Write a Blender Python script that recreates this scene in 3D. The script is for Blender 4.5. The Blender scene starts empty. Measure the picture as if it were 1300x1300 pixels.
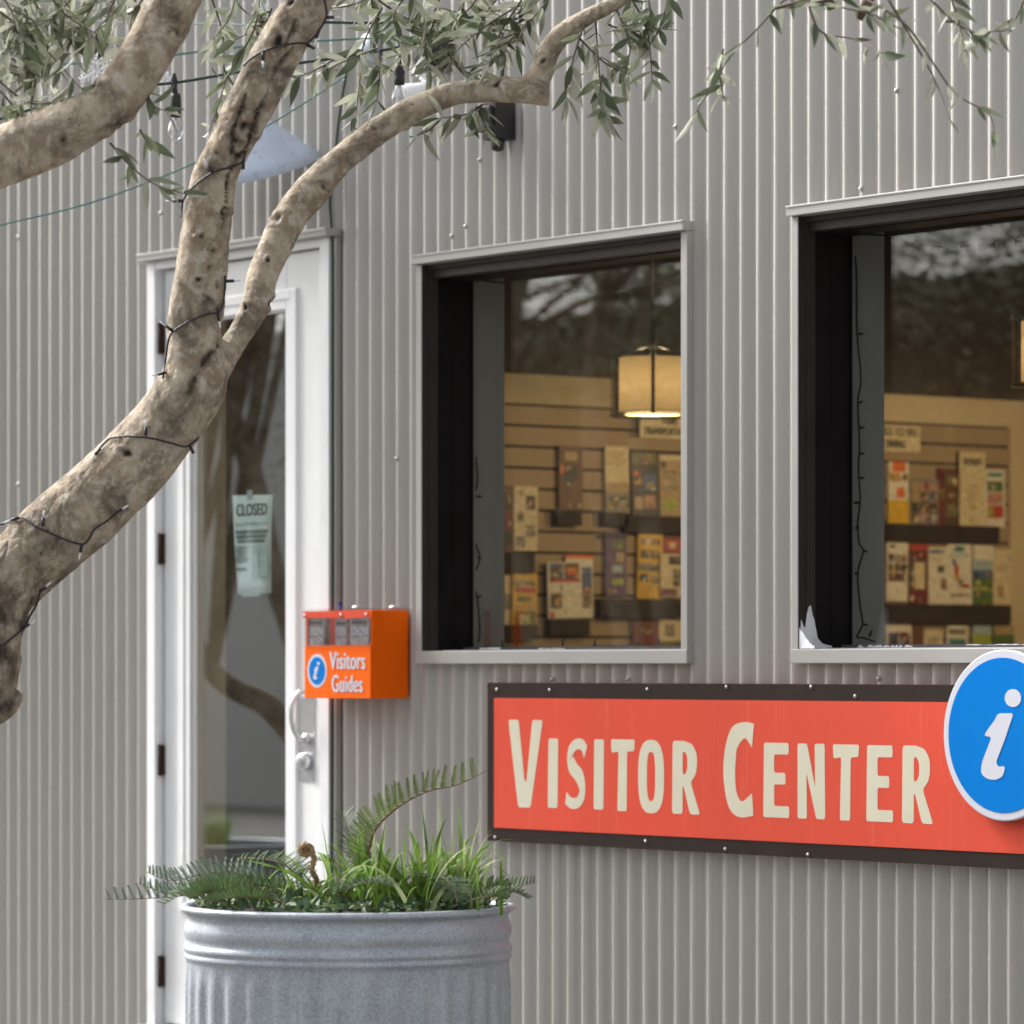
import bpy, bmesh, math, random
from mathutils import Vector, Matrix, noise
R_ = random.Random(7)
rad = math.radians
scene = bpy.context.scene
COL = scene.collection

# ------------------------------------------------------------------ camera
PHI = rad(52.3); FPX = 5300.0; CX = 650.0; HY = 848.0; DIST = 11.96
SP, CP = math.sin(PHI), math.cos(PHI)
CAM = Vector((DIST*SP, -DIST*CP, 1.158))
cam_d = bpy.data.cameras.new('camera')
cam = bpy.data.objects.new('camera', cam_d); COL.objects.link(cam)
cam.location = CAM; cam.rotation_euler = (rad(90), 0, PHI)
cam_d.sensor_width = 36; cam_d.lens = FPX/1300*36
cam_d.shift_y = (HY-650)/1300
cam_d.clip_start = .1; cam_d.clip_end = 300
cam_d.dof.use_dof = True; cam_d.dof.focus_distance = 10.1; cam_d.dof.aperture_fstop = 4.4
scene.camera = cam

# ------------------------------------------------------------------ sky, sun, exposure (bright overcast)
SUN_EL, SUN_AZ = rad(40), math.atan2(-.28, -.96)       # sun stands front-left of the wall
world = bpy.data.worlds.new('World'); scene.world = world; world.use_nodes = True
wn = world.node_tree; bg = wn.nodes['Background']
sky = wn.nodes.new('ShaderNodeTexSky'); sky.sky_type = 'NISHITA'; sky.sun_disc = False
sky.sun_elevation = SUN_EL; sky.sun_rotation = math.pi/2-SUN_AZ
sky.air_density = 1.0; sky.dust_density = 6.0; sky.ozone_density = 1.0
hs = wn.nodes.new('ShaderNodeHueSaturation'); hs.inputs['Saturation'].default_value = .22
wn.links.new(sky.outputs[0], hs.inputs['Color']); wn.links.new(hs.outputs[0], bg.inputs['Color'])
bg.inputs['Strength'].default_value = .09
sun_d = bpy.data.lights.new('sun', 'SUN'); sun_d.energy = 1.5; sun_d.angle = rad(13); sun_d.color = (1, .98, .955)
sun = bpy.data.objects.new('sun', sun_d); COL.objects.link(sun)
sdir = Vector((math.cos(SUN_EL)*math.cos(SUN_AZ), math.cos(SUN_EL)*math.sin(SUN_AZ), math.sin(SUN_EL)))
sun.rotation_euler = sdir.to_track_quat('Z', 'Y').to_euler()
scene.view_settings.view_transform = 'Standard'; scene.view_settings.look = 'None'
scene.view_settings.gamma = 1; scene.view_settings.exposure = 1.8
scene.view_settings.use_curve_mapping = False
scene.cycles.max_bounces = 8; scene.cycles.transparent_max_bounces = 24

# ------------------------------------------------------------------ measuring helpers: photograph reading -> real place
def ray(px, py):
    u = (px-CX)/FPX; v = (HY-py)/FPX
    return Vector((-SP+u*CP, CP+u*SP, v))
def onY(px, py, y0=0.0):
    d = ray(px, py); return CAM + d*((y0-CAM.y)/d.y)
def onX(px, py, x0):
    d = ray(px, py); return CAM + d*((x0-CAM.x)/d.x)
def at(px, py, Z):
    return CAM + ray(px, py)*Z

# ------------------------------------------------------------------ object helpers
def tag(o, label=None, cat=None, group=None, kind=None):
    if label: o['label'] = label
    if cat: o['category'] = cat
    if group: o['group'] = group
    if kind: o['kind'] = kind
    return o
def empty(name, loc, label=None, cat=None, group=None, kind=None):
    o = bpy.data.objects.new(name, None); COL.objects.link(o); o.location = loc
    o.empty_display_size = .05
    return tag(o, label, cat, group, kind)
def link(name, me, parent=None):
    o = bpy.data.objects.new(name, me); COL.objects.link(o)
    if parent:
        o.parent = parent
        o.matrix_parent_inverse = wmat(parent).inverted()
    return o
def wmat(o):
    m = o.matrix_basis.copy()
    if o.parent: m = wmat(o.parent) @ o.matrix_parent_inverse @ m
    return m
class MB:
    """collects shapes; build() links them as one mesh object"""
    def __init__(s): s.v = []; s.f = []; s.m = []; s.sm = []
    def add(s, vs, fs, mi=0, smooth=False):
        o = len(s.v); s.v += [tuple(v) for v in vs]
        for f in fs: s.f.append(tuple(i+o for i in f)); s.m.append(mi); s.sm.append(smooth)
    def box(s, x0, x1, y0, y1, z0, z1, mi=0):
        vs = [(x, y, z) for z in (z0, z1) for y in (y0, y1) for x in (x0, x1)]
        s.add(vs, [(0,2,3,1),(4,5,7,6),(0,1,5,4),(2,6,7,3),(0,4,6,2),(1,3,7,5)], mi)
    def quad(s, a, b, c, d, mi=0): s.add([a, b, c, d], [(0,1,2,3)], mi)
    def tube(s, pts, rs, n=8, mi=0, cap=True):
        pts = [Vector(p) for p in pts]
        if not hasattr(rs, '__len__'): rs = [rs]*len(pts)
        vs = []; fs = []; up = None
        for i, p in enumerate(pts):
            t = (pts[min(i+1, len(pts)-1)]-pts[max(i-1, 0)]).normalized()
            if up is None:
                up = t.orthogonal().normalized()
            up = (up - t*up.dot(t)); up = up.normalized() if up.length > 1e-6 else t.orthogonal().normalized()
            b = t.cross(up)
            for k in range(n):
                a = 2*math.pi*k/n
                vs.append(p+(up*math.cos(a)+b*math.sin(a))*rs[i])
        for i in range(len(pts)-1):
            for k in range(n):
                k2 = (k+1) % n
                fs.append((i*n+k, i*n+k2, (i+1)*n+k2, (i+1)*n+k))
        if cap:
            fs.append(tuple(reversed(range(n)))); fs.append(tuple((len(pts)-1)*n+k for k in range(n)))
        s.add(vs, fs, mi, True)
    def lathe(s, prof, c=(0,0,0), n=32, mi=0, axis=None, flute=None):
        """prof [(r,z)]; axis: matrix 3x3 turning z"""
        c = Vector(c); vs = []; fs = []
        for i, (r, z) in enumerate(prof):
            for k in range(n):
                a = 2*math.pi*k/n
                rr = r + (flute(i, a) if flute else 0)
                p = Vector((rr*math.cos(a), rr*math.sin(a), z))
                if axis is not None: p = axis @ p
                vs.append(c+p)
        for i in range(len(prof)-1):
            for k in range(n):
                k2 = (k+1) % n
                fs.append((i*n+k, i*n+k2, (i+1)*n+k2, (i+1)*n+k))
        s.add(vs, fs, mi, True)
    def ball(s, c, r, mi=0, sq=(1,1,1), n=8):
        c = Vector(c); prof = [(math.sin(math.pi*i/n), -math.cos(math.pi*i/n)) for i in range(n+1)]
        vs = []; fs = []; m = n+4
        for i, (rr, z) in enumerate(prof):
            for k in range(m):
                a = 2*math.pi*k/m
                vs.append(c+Vector((rr*math.cos(a)*r*sq[0], rr*math.sin(a)*r*sq[1], z*r*sq[2])))
        for i in range(n):
            for k in range(m):
                fs.append((i*m+k, i*m+(k+1) % m, (i+1)*m+(k+1) % m, (i+1)*m+k))
        s.add(vs, fs, mi, True)
    def mesh(s, name, mats):
        me = bpy.data.meshes.new(name); me.from_pydata(s.v, [], s.f)
        for m in (mats if isinstance(mats, (list, tuple)) else [mats]): me.materials.append(m)
        me.polygons.foreach_set('material_index', s.m)
        me.polygons.foreach_set('use_smooth', s.sm)
        me.update(); return me
    def build(s, name, mats, parent=None, label=None, cat=None, group=None, kind=None, bevel=0, center=False):
        if center:
            n = len(s.v); lo = [min(v[i] for v in s.v) for i in range(3)]; hi = [max(v[i] for v in s.v) for i in range(3)]
            c = Vector(((lo[0]+hi[0])/2, (lo[1]+hi[1])/2, lo[2])); s.v = [(v[0]-c.x, v[1]-c.y, v[2]-c.z) for v in s.v]
        me = s.mesh(name, mats); o = link(name, me, parent)
        if center:
            o.location = c
        if bevel:
            b = o.modifiers.new('bevel', 'BEVEL'); b.width = bevel; b.segments = 2; b.limit_method = 'ANGLE'; b.angle_limit = rad(40)
        return tag(o, label, cat, group, kind)
def smooth_line(pts, n=6):
    """Catmull-Rom through points given as tuples of any length"""
    out = []; P = [pts[0]]+list(pts)+[pts[-1]]
    for i in range(1, len(P)-2):
        for k in range(n):
            t = k/n
            out.append(tuple(.5*((2*b)+(-a+c)*t+(2*a-5*b+4*c-d)*t*t+(-a+3*b-3*c+d)*t**3) for a, b, c, d in zip(P[i-1], P[i], P[i+1], P[i+2])))
    out.append(tuple(pts[-1])); return out

# ------------------------------------------------------------------ materials
def mat(name, col, rough=.6, metal=0, var=.0, vscale=6, bump=0, bscale=60, spec=.5, stretch=(1,1,1), dirt=0, dirtcol=(.05,.045,.04), dscale=3):
    m = bpy.data.materials.new(name); m.use_nodes = True; nt = m.node_tree; N = nt.nodes; L = nt.links
    b = N['Principled BSDF']; b.inputs['Base Color'].default_value = (*col, 1)
    b.inputs['Roughness'].default_value = rough; b.inputs['Metallic'].default_value = metal
    b.inputs['Specular IOR Level'].default_value = spec
    if var or bump or dirt:
        tc = N.new('ShaderNodeTexCoord'); mp = N.new('ShaderNodeMapping'); mp.inputs['Scale'].default_value = stretch
        L.new(tc.outputs['Object'], mp.inputs['Vector'])
    last = None
    if var:
        n = N.new('ShaderNodeTexNoise'); n.inputs['Scale'].default_value = vscale; n.inputs['Detail'].default_value = 6
        L.new(mp.outputs[0], n.inputs['Vector'])
        mx = N.new('ShaderNodeMix'); mx.data_type = 'RGBA'; mx.blend_type = 'MIX'
        mx.inputs['A'].default_value = (*[c*(1-var) for c in col], 1); mx.inputs['B'].default_value = (*[min(1, c*(1+var)) for c in col], 1)
        cr = N.new('ShaderNodeMapRange'); cr.inputs['From Min'].default_value = .3; cr.inputs['From Max'].default_value = .7
        L.new(n.outputs['Fac'], cr.inputs['Value']); L.new(cr.outputs[0], mx.inputs['Factor'])
        last = mx.outputs['Result']
        rr = N.new('ShaderNodeMapRange'); rr.inputs['To Min'].default_value = max(.02, rough*.8); rr.inputs['To Max'].default_value = min(1, rough*1.2)
        L.new(n.outputs['Fac'], rr.inputs['Value']); L.new(rr.outputs[0], b.inputs['Roughness'])
    if dirt:
        n2 = N.new('ShaderNodeTexNoise'); n2.inputs['Scale'].default_value = dscale; n2.inputs['Detail'].default_value = 10; n2.inputs['Roughness'].default_value = .7
        L.new(mp.outputs[0], n2.inputs['Vector'])
        c2 = N.new('ShaderNodeMapRange'); c2.inputs['From Min'].default_value = .55; c2.inputs['From Max'].default_value = .75; c2.inputs['To Max'].default_value = dirt
        L.new(n2.outputs['Fac'], c2.inputs['Value'])
        m2 = N.new('ShaderNodeMix'); m2.data_type = 'RGBA'
        if last: L.new(last, m2.inputs['A'])
        else: m2.inputs['A'].default_value = (*col, 1)
        m2.inputs['B'].default_value = (*dirtcol, 1); L.new(c2.outputs[0], m2.inputs['Factor']); last = m2.outputs['Result']
    if last: L.new(last, b.inputs['Base Color'])
    if bump:
        n3 = N.new('ShaderNodeTexNoise'); n3.inputs['Scale'].default_value = bscale; n3.inputs['Detail'].default_value = 5
        L.new(mp.outputs[0], n3.inputs['Vector'])
        bp = N.new('ShaderNodeBump'); bp.inputs['Strength'].default_value = bump; bp.inputs['Distance'].default_value = .01
        L.new(n3.outputs['Fac'], bp.inputs['Height']); L.new(bp.outputs[0], b.inputs['Normal'])
    return m
def glass_mat(name, tint=(1,1,1), ior=1.5, rough=0.0, extra=1.0):
    m = bpy.data.materials.new(name); m.use_nodes = True; nt = m.node_tree; N = nt.nodes; L = nt.links
    N.remove(N['Principled BSDF']); out = N['Material Output']
    t = N.new('ShaderNodeBsdfTransparent'); t.inputs[0].default_value = (*tint, 1)
    g = N.new('ShaderNodeBsdfGlossy'); g.inputs['Roughness'].default_value = rough
    f = N.new('ShaderNodeFresnel'); ge = N.new('ShaderNodeNewGeometry'); mr = N.new('ShaderNodeMapRange')
    mr.inputs['To Min'].default_value = ior; mr.inputs['To Max'].default_value = 1/ior     # same Fresnel on both faces of the pane
    L.new(ge.outputs['Backfacing'], mr.inputs['Value']); L.new(mr.outputs[0], f.inputs[0])
    mx = N.new('ShaderNodeMixShader')
    mu = N.new('ShaderNodeMath'); mu.operation = 'MULTIPLY'; mu.inputs[1].default_value = extra
    L.new(f.outputs[0], mu.inputs[0]); L.new(mu.outputs[0], mx.inputs[0])
    L.new(t.outputs[0], mx.inputs[1]); L.new(g.outputs[0], mx.inputs[2]); L.new(mx.outputs[0], out.inputs[0])
    return m
def sheer_mat(name, col, alpha):
    m = bpy.data.materials.new(name); m.use_nodes = True; nt = m.node_tree; N = nt.nodes; L = nt.links
    t = N.new('ShaderNodeBsdfTransparent'); mx = N.new('ShaderNodeMixShader'); mx.inputs[0].default_value = alpha
    b = N['Principled BSDF']; b.inputs['Base Color'].default_value = (*col, 1); b.inputs['Roughness'].default_value = .9
    L.new(t.outputs[0], mx.inputs[1]); L.new(b.outputs[0], mx.inputs[2]); L.new(mx.outputs[0], N['Material Output'].inputs[0])
    return m
def shade_mat(name, col, strength, trans):
    m = bpy.data.materials.new(name); m.use_nodes = True; nt = m.node_tree; N = nt.nodes; L = nt.links
    N.remove(N['Principled BSDF'])
    tr = N.new('ShaderNodeBsdfTranslucent'); tr.inputs[0].default_value = (trans,trans*.8,trans*.5,1)
    e = N.new('ShaderNodeEmission'); e.inputs[0].default_value = (*col, 1); e.inputs[1].default_value = strength
    a = N.new('ShaderNodeAddShader'); L.new(tr.outputs[0], a.inputs[0]); L.new(e.outputs[0], a.inputs[1])
    L.new(a.outputs[0], N['Material Output'].inputs[0]); return m
def srgb(r, g, b):
    f = lambda c: (c/255/12.92) if c/255 <= .04045 else ((c/255+.055)/1.055)**2.4
    return (f(r), f(g), f(b))

M = {}
M['wall'] = mat('taupe_painted_metal', (.40,.382,.354), .2, 0, .05, 1.2, .03, 8, .8, (1,1,.12), .38, (.25,.235,.215), 2.2)
_w = M['wall'].node_tree.nodes['Principled BSDF']; _w.inputs['Coat Weight'].default_value = .6; _w.inputs['Coat Roughness'].default_value = .16; _w.inputs['Coat IOR'].default_value = 1.6
M['flash'] = mat('grey_trim_metal', (.36,.35,.33), .42, 0, .05, 3, .03, 20)
M['bronze'] = mat('dark_bronze_frame', (.040,.034,.030), .5, 0, .15, 8, spec=.3)
M['black'] = mat('black_frame', (.012,.010,.010), .6, 0, .2, 8, spec=.15)
M['frame_grey'] = mat('grey_sill_frame', (.075,.07,.075), .5, 0, .25, 20)
M['white'] = mat('white_door_paint', (.74,.75,.76), .38, 0, .03, 3, .02, 30, dirt=.3, dirtcol=(.45,.43,.40), dscale=5)
M['peel'] = mat('peeling_white_film', (.86,.87,.90), .5, 0, .08, 30)
M['glass'] = glass_mat('window_glass', (.93,.95,.94), 1.5, 0, 1.85)
M['doorglass'] = glass_mat('door_glass', (.91,.95,.94), 1.5, 0, 2.4)
M['drywall'] = mat('grey_drywall', (.50,.495,.48), .8, 0, .03, 3, .05, 80)
M['wallshade'] = mat('shade_toned_inner_wall', (.055,.055,.057), .8, 0, .1, 3)  # indoor shade put into the colour: wall darkened so door reflections dominate
M['cream'] = mat('cream_wall', (.60,.50,.33), .8, 0, .04, 3)
M['brownwall'] = mat('dark_brown_upper_wall', (.055,.040,.028), .8, 0, .1, 3)
M['slat'] = mat('slat_laminate', (.36,.27,.17), .6, 0, .06, 5)
M['groove'] = mat('slat_groove', (.02,.018,.015), .8)
M['carpet'] = mat('interior_floor', (.07,.055,.045), .9, 0, .2, 30)
M['pocket'] = mat('smoked_acrylic_pocket', (.035,.026,.022), .55, spec=.15)
M['hinge'] = mat('brown_hinge', (.045,.018,.010), .5, .3, .3, 30)
M['steel'] = mat('brushed_steel', (.55,.56,.58), .32, .9, .05, 30)
M['orange'] = mat('orange_paint', (.90,.135,.002), .6, 0, .03, 6, spec=.1)
M['acrylic'] = glass_mat('clear_acrylic', (.96,.95,.95), 1.5, .03, 1.0)
M['redstrip'] = sheer_mat('red_label_strip', (.85,.10,.05), .65)
M['signred'] = mat('coral_red_sign', (.70,.085,.048), .7, 0, .05, 5, .02, 30, .12, (1,1,.05), .5, (.80,.17,.11), 45)
M['signbrown'] = mat('dark_brown_sign_border', (.030,.020,.016), .7, 0, .2, 14, spec=.12)
M['signedge'] = mat('sign_edge', (.3,.06,.035), .6)
M['letter'] = mat('cream_lettering', (.64,.60,.46), .7, 0, .03, 20)
M['blue'] = mat('bright_blue_disc', (.0,.19,.62), .75, 0, .03, 5, spec=.06)
M['discwhite'] = mat('white_disc_rim', (.62,.635,.70), .6, spec=.2)
M['screw'] = mat('screw_head', (.45,.45,.47), .35, .8)
M['paper'] = mat('white_paper', (.80,.87,.87), .8)
M['ink'] = mat('black_ink', (.015,.018,.017), .7)
M['inkgrey'] = mat('grey_ink', (.18,.24,.23), .8)
M['galv'] = None
M['soil'] = mat('potting_soil', (.03,.02,.014), .95, 0, .4, 40, .6, 60)
M['cord'] = mat('dark_green_cord', (.006,.03,.02), .5)
M['teal'] = mat('teal_wire', (.03,.16,.13), .5)
M['palewire'] = mat('pale_wire', (.45,.52,.53), .5)
M['purple'] = mat('dark_wire', (.022,.015,.022), .55)
M['blackrub'] = mat('black_rubber', (.012,.012,.013), .5)
M['bulb'] = glass_mat('clear_bulb_glass', (.93,.94,.96), 1.5, .06, 3.5)
M['tip'] = mat('pale_bulb_tip', (.75,.76,.80), .2)
M['dimtip'] = mat('dim_green_bulb', (.03,.06,.05), .2)
M['snow'] = mat('white_glitter', (.85,.86,.88), .4)
M['lampgrey'] = mat('pale_blue_grey_enamel', (.46,.53,.64), .5, 0, .06, 12, dirt=.8, dirtcol=(.2,.27,.33), dscale=45)
M['lampwhite'] = mat('white_enamel', (.85,.86,.88), .35)
M['twig'] = mat('olive_twig', (.10,.07,.05), .8, 0, .25, 30)
M['pave'] = mat('concrete_paving', (.15,.145,.135), .85, 0, .12, 3, .2, 60, dirt=.4, dirtcol=(.12,.11,.10))
M['far'] = mat('pale_render', (.78,.78,.77), .8, 0, .08, 1)
M['red'] = mat('print_red', (.5,.05,.03), .6)
PR = {k: mat('print_'+k, v, .5, 0, .38, 130) for k, v in dict(
    cream=(.66,.56,.36), white=(.72,.68,.58), yellow=(.68,.42,.03), gold=(.55,.33,.04), orange=(.75,.16,.02), purple=(.08,.025,.12),
    brown=(.13,.055,.03), dark=(.03,.025,.025), burgundy=(.16,.02,.02), green=(.08,.16,.04), lime=(.33,.40,.05), sky=(.35,.45,.50),
    red=(.45,.05,.03), grey=(.22,.20,.17), tan=(.42,.30,.16), blue=(.06,.12,.28), teal=(.05,.22,.22), pink=(.5,.25,.2), olive=(.16,.15,.06)).items()}

def galv_mat():
    m = bpy.data.materials.new('galvanized_steel'); m.use_nodes = True; nt = m.node_tree; N = nt.nodes; L = nt.links
    b = N['Principled BSDF']; b.inputs['Metallic'].default_value = .45
    tc = N.new('ShaderNodeTexCoord')
    v = N.new('ShaderNodeTexVoronoi'); v.inputs['Scale'].default_value = 230
    n = N.new('ShaderNodeTexNoise'); n.inputs['Scale'].default_value = 9; n.inputs['Detail'].default_value = 8
    for q in (v, n): L.new(tc.outputs['Object'], q.inputs['Vector'])
    r1 = N.new('ShaderNodeValToRGB'); r1.color_ramp.elements[0].color = (.22,.245,.28,1); r1.color_ramp.elements[1].color = (.50,.535,.585,1)
    sep = N.new('ShaderNodeSeparateColor'); L.new(v.outputs['Color'], sep.inputs[0])
    mm = N.new('ShaderNodeMath'); mm.operation = 'MULTIPLY_ADD'; mm.inputs[1].default_value = .45
    L.new(sep.outputs[0], mm.inputs[0]); 
    m3 = N.new('ShaderNodeMath'); m3.operation = 'MULTIPLY'; m3.inputs[1].default_value = .6; L.new(n.outputs['Fac'], m3.inputs[0]); L.new(m3.outputs[0], mm.inputs[2])
    L.new(mm.outputs[0], r1.inputs[0]); L.new(r1.outputs[0], b.inputs['Base Color'])
    rr = N.new('ShaderNodeMapRange'); rr.inputs['To Min'].default_value = .38; rr.inputs['To Max'].default_value = .6
    L.new(sep.outputs[1], rr.inputs['Value']); L.new(rr.outputs[0], b.inputs['Roughness'])
    return m
M['galv'] = galv_mat()

def bark_mat():
    m = bpy.data.materials.new('olive_bark'); m.use_nodes = True; nt = m.node_tree; N = nt.nodes; L = nt.links
    b = N['Principled BSDF']; b.inputs['Roughness'].default_value = .85; b.inputs['Specular IOR Level'].default_value = .25
    tc = N.new('ShaderNodeTexCoord')
    def noi(scale, det, rough=.6, dist=0):
        n = N.new('ShaderNodeTexNoise'); n.inputs['Scale'].default_value = scale; n.inputs['Detail'].default_value = det
        n.inputs['Roughness'].default_value = rough; n.inputs['Distortion'].default_value = dist
        L.new(tc.outputs['Object'], n.inputs['Vector']); return n.outputs['Fac']
    def rng(x, a, c, lo=0, hi=1):
        r = N.new('ShaderNodeMapRange'); r.inputs['From Min'].default_value = a; r.inputs['From Max'].default_value = c
        r.inputs['To Min'].default_value = lo; r.inputs['To Max'].default_value = hi; L.new(x, r.inputs['Value']); return r.outputs[0]
    def mix(a, c, f):
        x = N.new('ShaderNodeMix'); x.data_type = 'RGBA'
        for s, q in (('A', a), ('B', c)):
            if isinstance(q, tuple): x.inputs[s].default_value = (*q, 1)
            else: L.new(q, x.inputs[s])
        L.new(f, x.inputs['Factor']); return x.outputs['Result']
    c0 = mix((.31,.245,.175), (.53,.445,.34), rng(noi(16, 6), .42, .58))
    c1 = mix(c0, (.60,.55,.47), rng(noi(38, 8, .65), .51, .62, 0, .8))
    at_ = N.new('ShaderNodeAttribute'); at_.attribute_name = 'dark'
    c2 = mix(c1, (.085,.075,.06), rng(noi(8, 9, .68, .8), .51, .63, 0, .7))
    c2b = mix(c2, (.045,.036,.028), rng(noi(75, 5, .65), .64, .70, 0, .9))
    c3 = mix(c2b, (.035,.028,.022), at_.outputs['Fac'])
    c4 = mix(c3, (.10,.13,.03), rng(noi(5, 10, .75), .68, .74, 0, .45))
    L.new(c4, b.inputs['Base Color'])
    bp = N.new('ShaderNodeBump'); bp.inputs['Strength'].default_value = 1.0; bp.inputs['Distance'].default_value = .008
    ad = N.new('ShaderNodeMath'); ad.operation = 'ADD'; L.new(noi(90, 8, .7), ad.inputs[0]); L.new(noi(25, 8, .7, .8), ad.inputs[1])
    L.new(ad.outputs[0], bp.inputs['Height']); L.new(bp.outputs[0], b.inputs['Normal'])
    return m
M['bark'] = bark_mat()

def leaf_mat(name, top, under, trans=.25, var=.35):
    m = bpy.data.materials.new(name); m.use_nodes = True; nt = m.node_tree; N = nt.nodes; L = nt.links
    b = N['Principled BSDF']; b.inputs['Roughness'].default_value = .62; b.inputs['Specular IOR Level'].default_value = .22
    g = N.new('ShaderNodeNewGeometry'); oi = N.new('ShaderNodeObjectInfo')
    mx = N.new('ShaderNodeMix'); mx.data_type = 'RGBA'; mx.inputs['A'].default_value = (*top, 1); mx.inputs['B'].default_value = (*under, 1)
    L.new(g.outputs['Backfacing'], mx.inputs['Factor'])
    tc = N.new('ShaderNodeTexCoord'); n = N.new('ShaderNodeTexNoise'); n.inputs['Scale'].default_value = 14; L.new(g.outputs['Position'], n.inputs['Vector'])
    r = N.new('ShaderNodeMapRange'); r.inputs['From Min'].default_value = .3; r.inputs['From Max'].default_value = .7
    r.inputs['To Min'].default_value = 1-var; r.inputs['To Max'].default_value = 1+var; L.new(n.outputs['Fac'], r.inputs['Value'])
    h = N.new('ShaderNodeHueSaturation'); L.new(mx.outputs['Result'], h.inputs['Color']); L.new(r.outputs[0], h.inputs['Value'])
    L.new(h.outputs[0], b.inputs['Base Color'])
    t = N.new('ShaderNodeBsdfTranslucent'); L.new(h.outputs[0], t.inputs[0])
    ms = N.new('ShaderNodeMixShader'); ms.inputs[0].default_value = trans
    L.new(b.outputs[0], ms.inputs[1]); L.new(t.outputs[0], ms.inputs[2]); L.new(ms.outputs[0], N['Material Output'].inputs[0])
    return m
M['leaf'] = leaf_mat('olive_leaf', (.105,.128,.078), (.32,.34,.255))
M['leafpale'] = leaf_mat('pale_olive_leaf', (.20,.23,.14), (.40,.41,.33))
M['fern'] = leaf_mat('fern_green', (.045,.085,.028), (.10,.15,.06))
M['fernlight'] = leaf_mat('young_fern_green', (.085,.125,.032), (.15,.19,.07))
M['fernblue'] = leaf_mat('grey_green_fern', (.07,.11,.075), (.16,.21,.15))
M['grass'] = leaf_mat('sedge_green', (.13,.25,.025), (.17,.29,.05), .35, .5)
M['grasspale'] = leaf_mat('pale_sedge', (.34,.42,.16), (.38,.45,.22), .35)
M['rachis'] = mat('brown_frond_stem', (.17,.085,.04), .7, 0, .2, 40)
M['fiddle'] = mat('fuzzy_brown_fiddlehead', (.36,.24,.12), .85, 0, .4, 120, .6, 200)

# ------------------------------------------------------------------ lettering helpers
def fill_mesh(loops, ext=.0008, offset=0):
    cu = bpy.data.curves.new('outline', 'CURVE'); cu.dimensions = '2D'; cu.fill_mode = 'BOTH'; cu.extrude = ext
    for lp in loops:
        sp = cu.splines.new('POLY'); sp.points.add(len(lp)-1)
        for p, q in zip(sp.points, lp): p.co = (q[0], q[1], 0, 1)
        sp.use_cyclic_u = True
    o = bpy.data.objects.new('outline', cu)
    me = bpy.data.meshes.new_from_object(o); bpy.data.objects.remove(o); bpy.data.curves.remove(cu)
    return me
def text_mesh(txt, w, h, bold=.02, ext=.0006):
    """lettering fitted to a w x h rectangle, lower left at 0,0; thickened with shifted copies a hair above each other"""
    cu = bpy.data.curves.new('text', 'FONT'); cu.body = txt; cu.space_character = 1.0+bold*2
    o = bpy.data.objects.new('text', cu); me = bpy.data.meshes.new_from_object(o)
    bpy.data.objects.remove(o); bpy.data.curves.remove(cu)
    xs = [v.co.x for v in me.vertices]; ys = [v.co.y for v in me.vertices]
    sx = w/(max(xs)-min(xs)+2*bold); sy = h/(max(ys)-min(ys)); x0, y0 = min(xs)-bold, min(ys)
    vs = []; fs = []; N_ = 5 if bold > .012 else 1
    for k in range(N_):
        dx = bold*(k/(N_-1)*2-1) if N_ > 1 else 0; o_ = len(vs)
        vs += [((v.co.x+dx-x0)*sx, (v.co.y-y0)*sy, .00012*k) for v in me.vertices]
        fs += [tuple(i+o_ for i in p.vertices) for p in me.polygons]
    out = bpy.data.meshes.new('lettering'); out.from_pydata(vs, [], fs); bpy.data.meshes.remove(me)
    return out
def place_flat(me, m, name, parent, origin, ux, uy):
    """flat mesh (x,y) laid on a plane: x along ux, y along uy"""
    ux = Vector(ux); uy = Vector(uy); n = ux.cross(uy); origin = Vector(origin)
    for v in me.vertices: v.co = origin + ux*v.co.x + uy*v.co.y + n*v.co.z
    me.materials.clear(); me.materials.append(m); me.update()
    return link(name, me, parent)

def rnd(poly, r, n=4):
    """round the corners of an outline"""
    out = []; k = len(poly)
    for i in range(k):
        a, b, c = Vector(poly[i-1]), Vector(poly[i]), Vector(poly[(i+1) % k])
        d1 = (a-b); d2 = (c-b); q = min(r, d1.length*.45, d2.length*.45)
        p0 = b+d1.normalized()*q; p1 = b+d2.normalized()*q
        for j in range(n+1):
            t = j/n; out.append(tuple((1-t)**2*p0+2*t*(1-t)*b+t*t*p1))
    return out
def stroke(center, wid):
    """outline of a swept stroke"""
    c = smooth_line([(*p, w) for p, w in zip(center, wid)], 8)
    L, Rr = [], []
    for i, p in enumerate(c):
        a, b = c[max(i-1, 0)], c[min(i+1, len(c)-1)]
        t = Vector((b[0]-a[0], b[1]-a[1])).normalized(); n = Vector((-t.y, t.x))*p[2]/2
        L.append((p[0]+n.x, p[1]+n.y)); Rr.append((p[0]-n.x, p[1]-n.y))
    return L+Rr[::-1]
def stroke_strip(center, wid, w, h, ext=.0003):
    c = smooth_line([(*p, q) for p, q in zip(center, wid)], 8); vs = []; fs = []
    for i, p in enumerate(c):
        a, b = c[max(i-1, 0)], c[min(i+1, len(c)-1)]
        t = Vector((b[0]-a[0], b[1]-a[1])).normalized(); n = Vector((-t.y, t.x))*p[2]/2
        for e in (ext,): vs += [((p[0]+n.x)*w, (p[1]+n.y)*h, e), ((p[0]-n.x)*w, (p[1]-n.y)*h, e)]
    m = len(c)
    for i in range(m-1):
        q = i*2; fs.append((q+1,q+3,q+2,q))
    me = bpy.data.meshes.new('letter'); me.from_pydata(vs, [], fs); return me
def sup(cx, cy, a, b, e=2.6, n=40):
    return [(cx+a*math.copysign(abs(math.cos(t))**(2/e), math.cos(t)), cy+b*math.copysign(abs(math.sin(t))**(2/e), math.sin(t))) for t in [2*math.pi*i/n for i in range(n)]]
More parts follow.
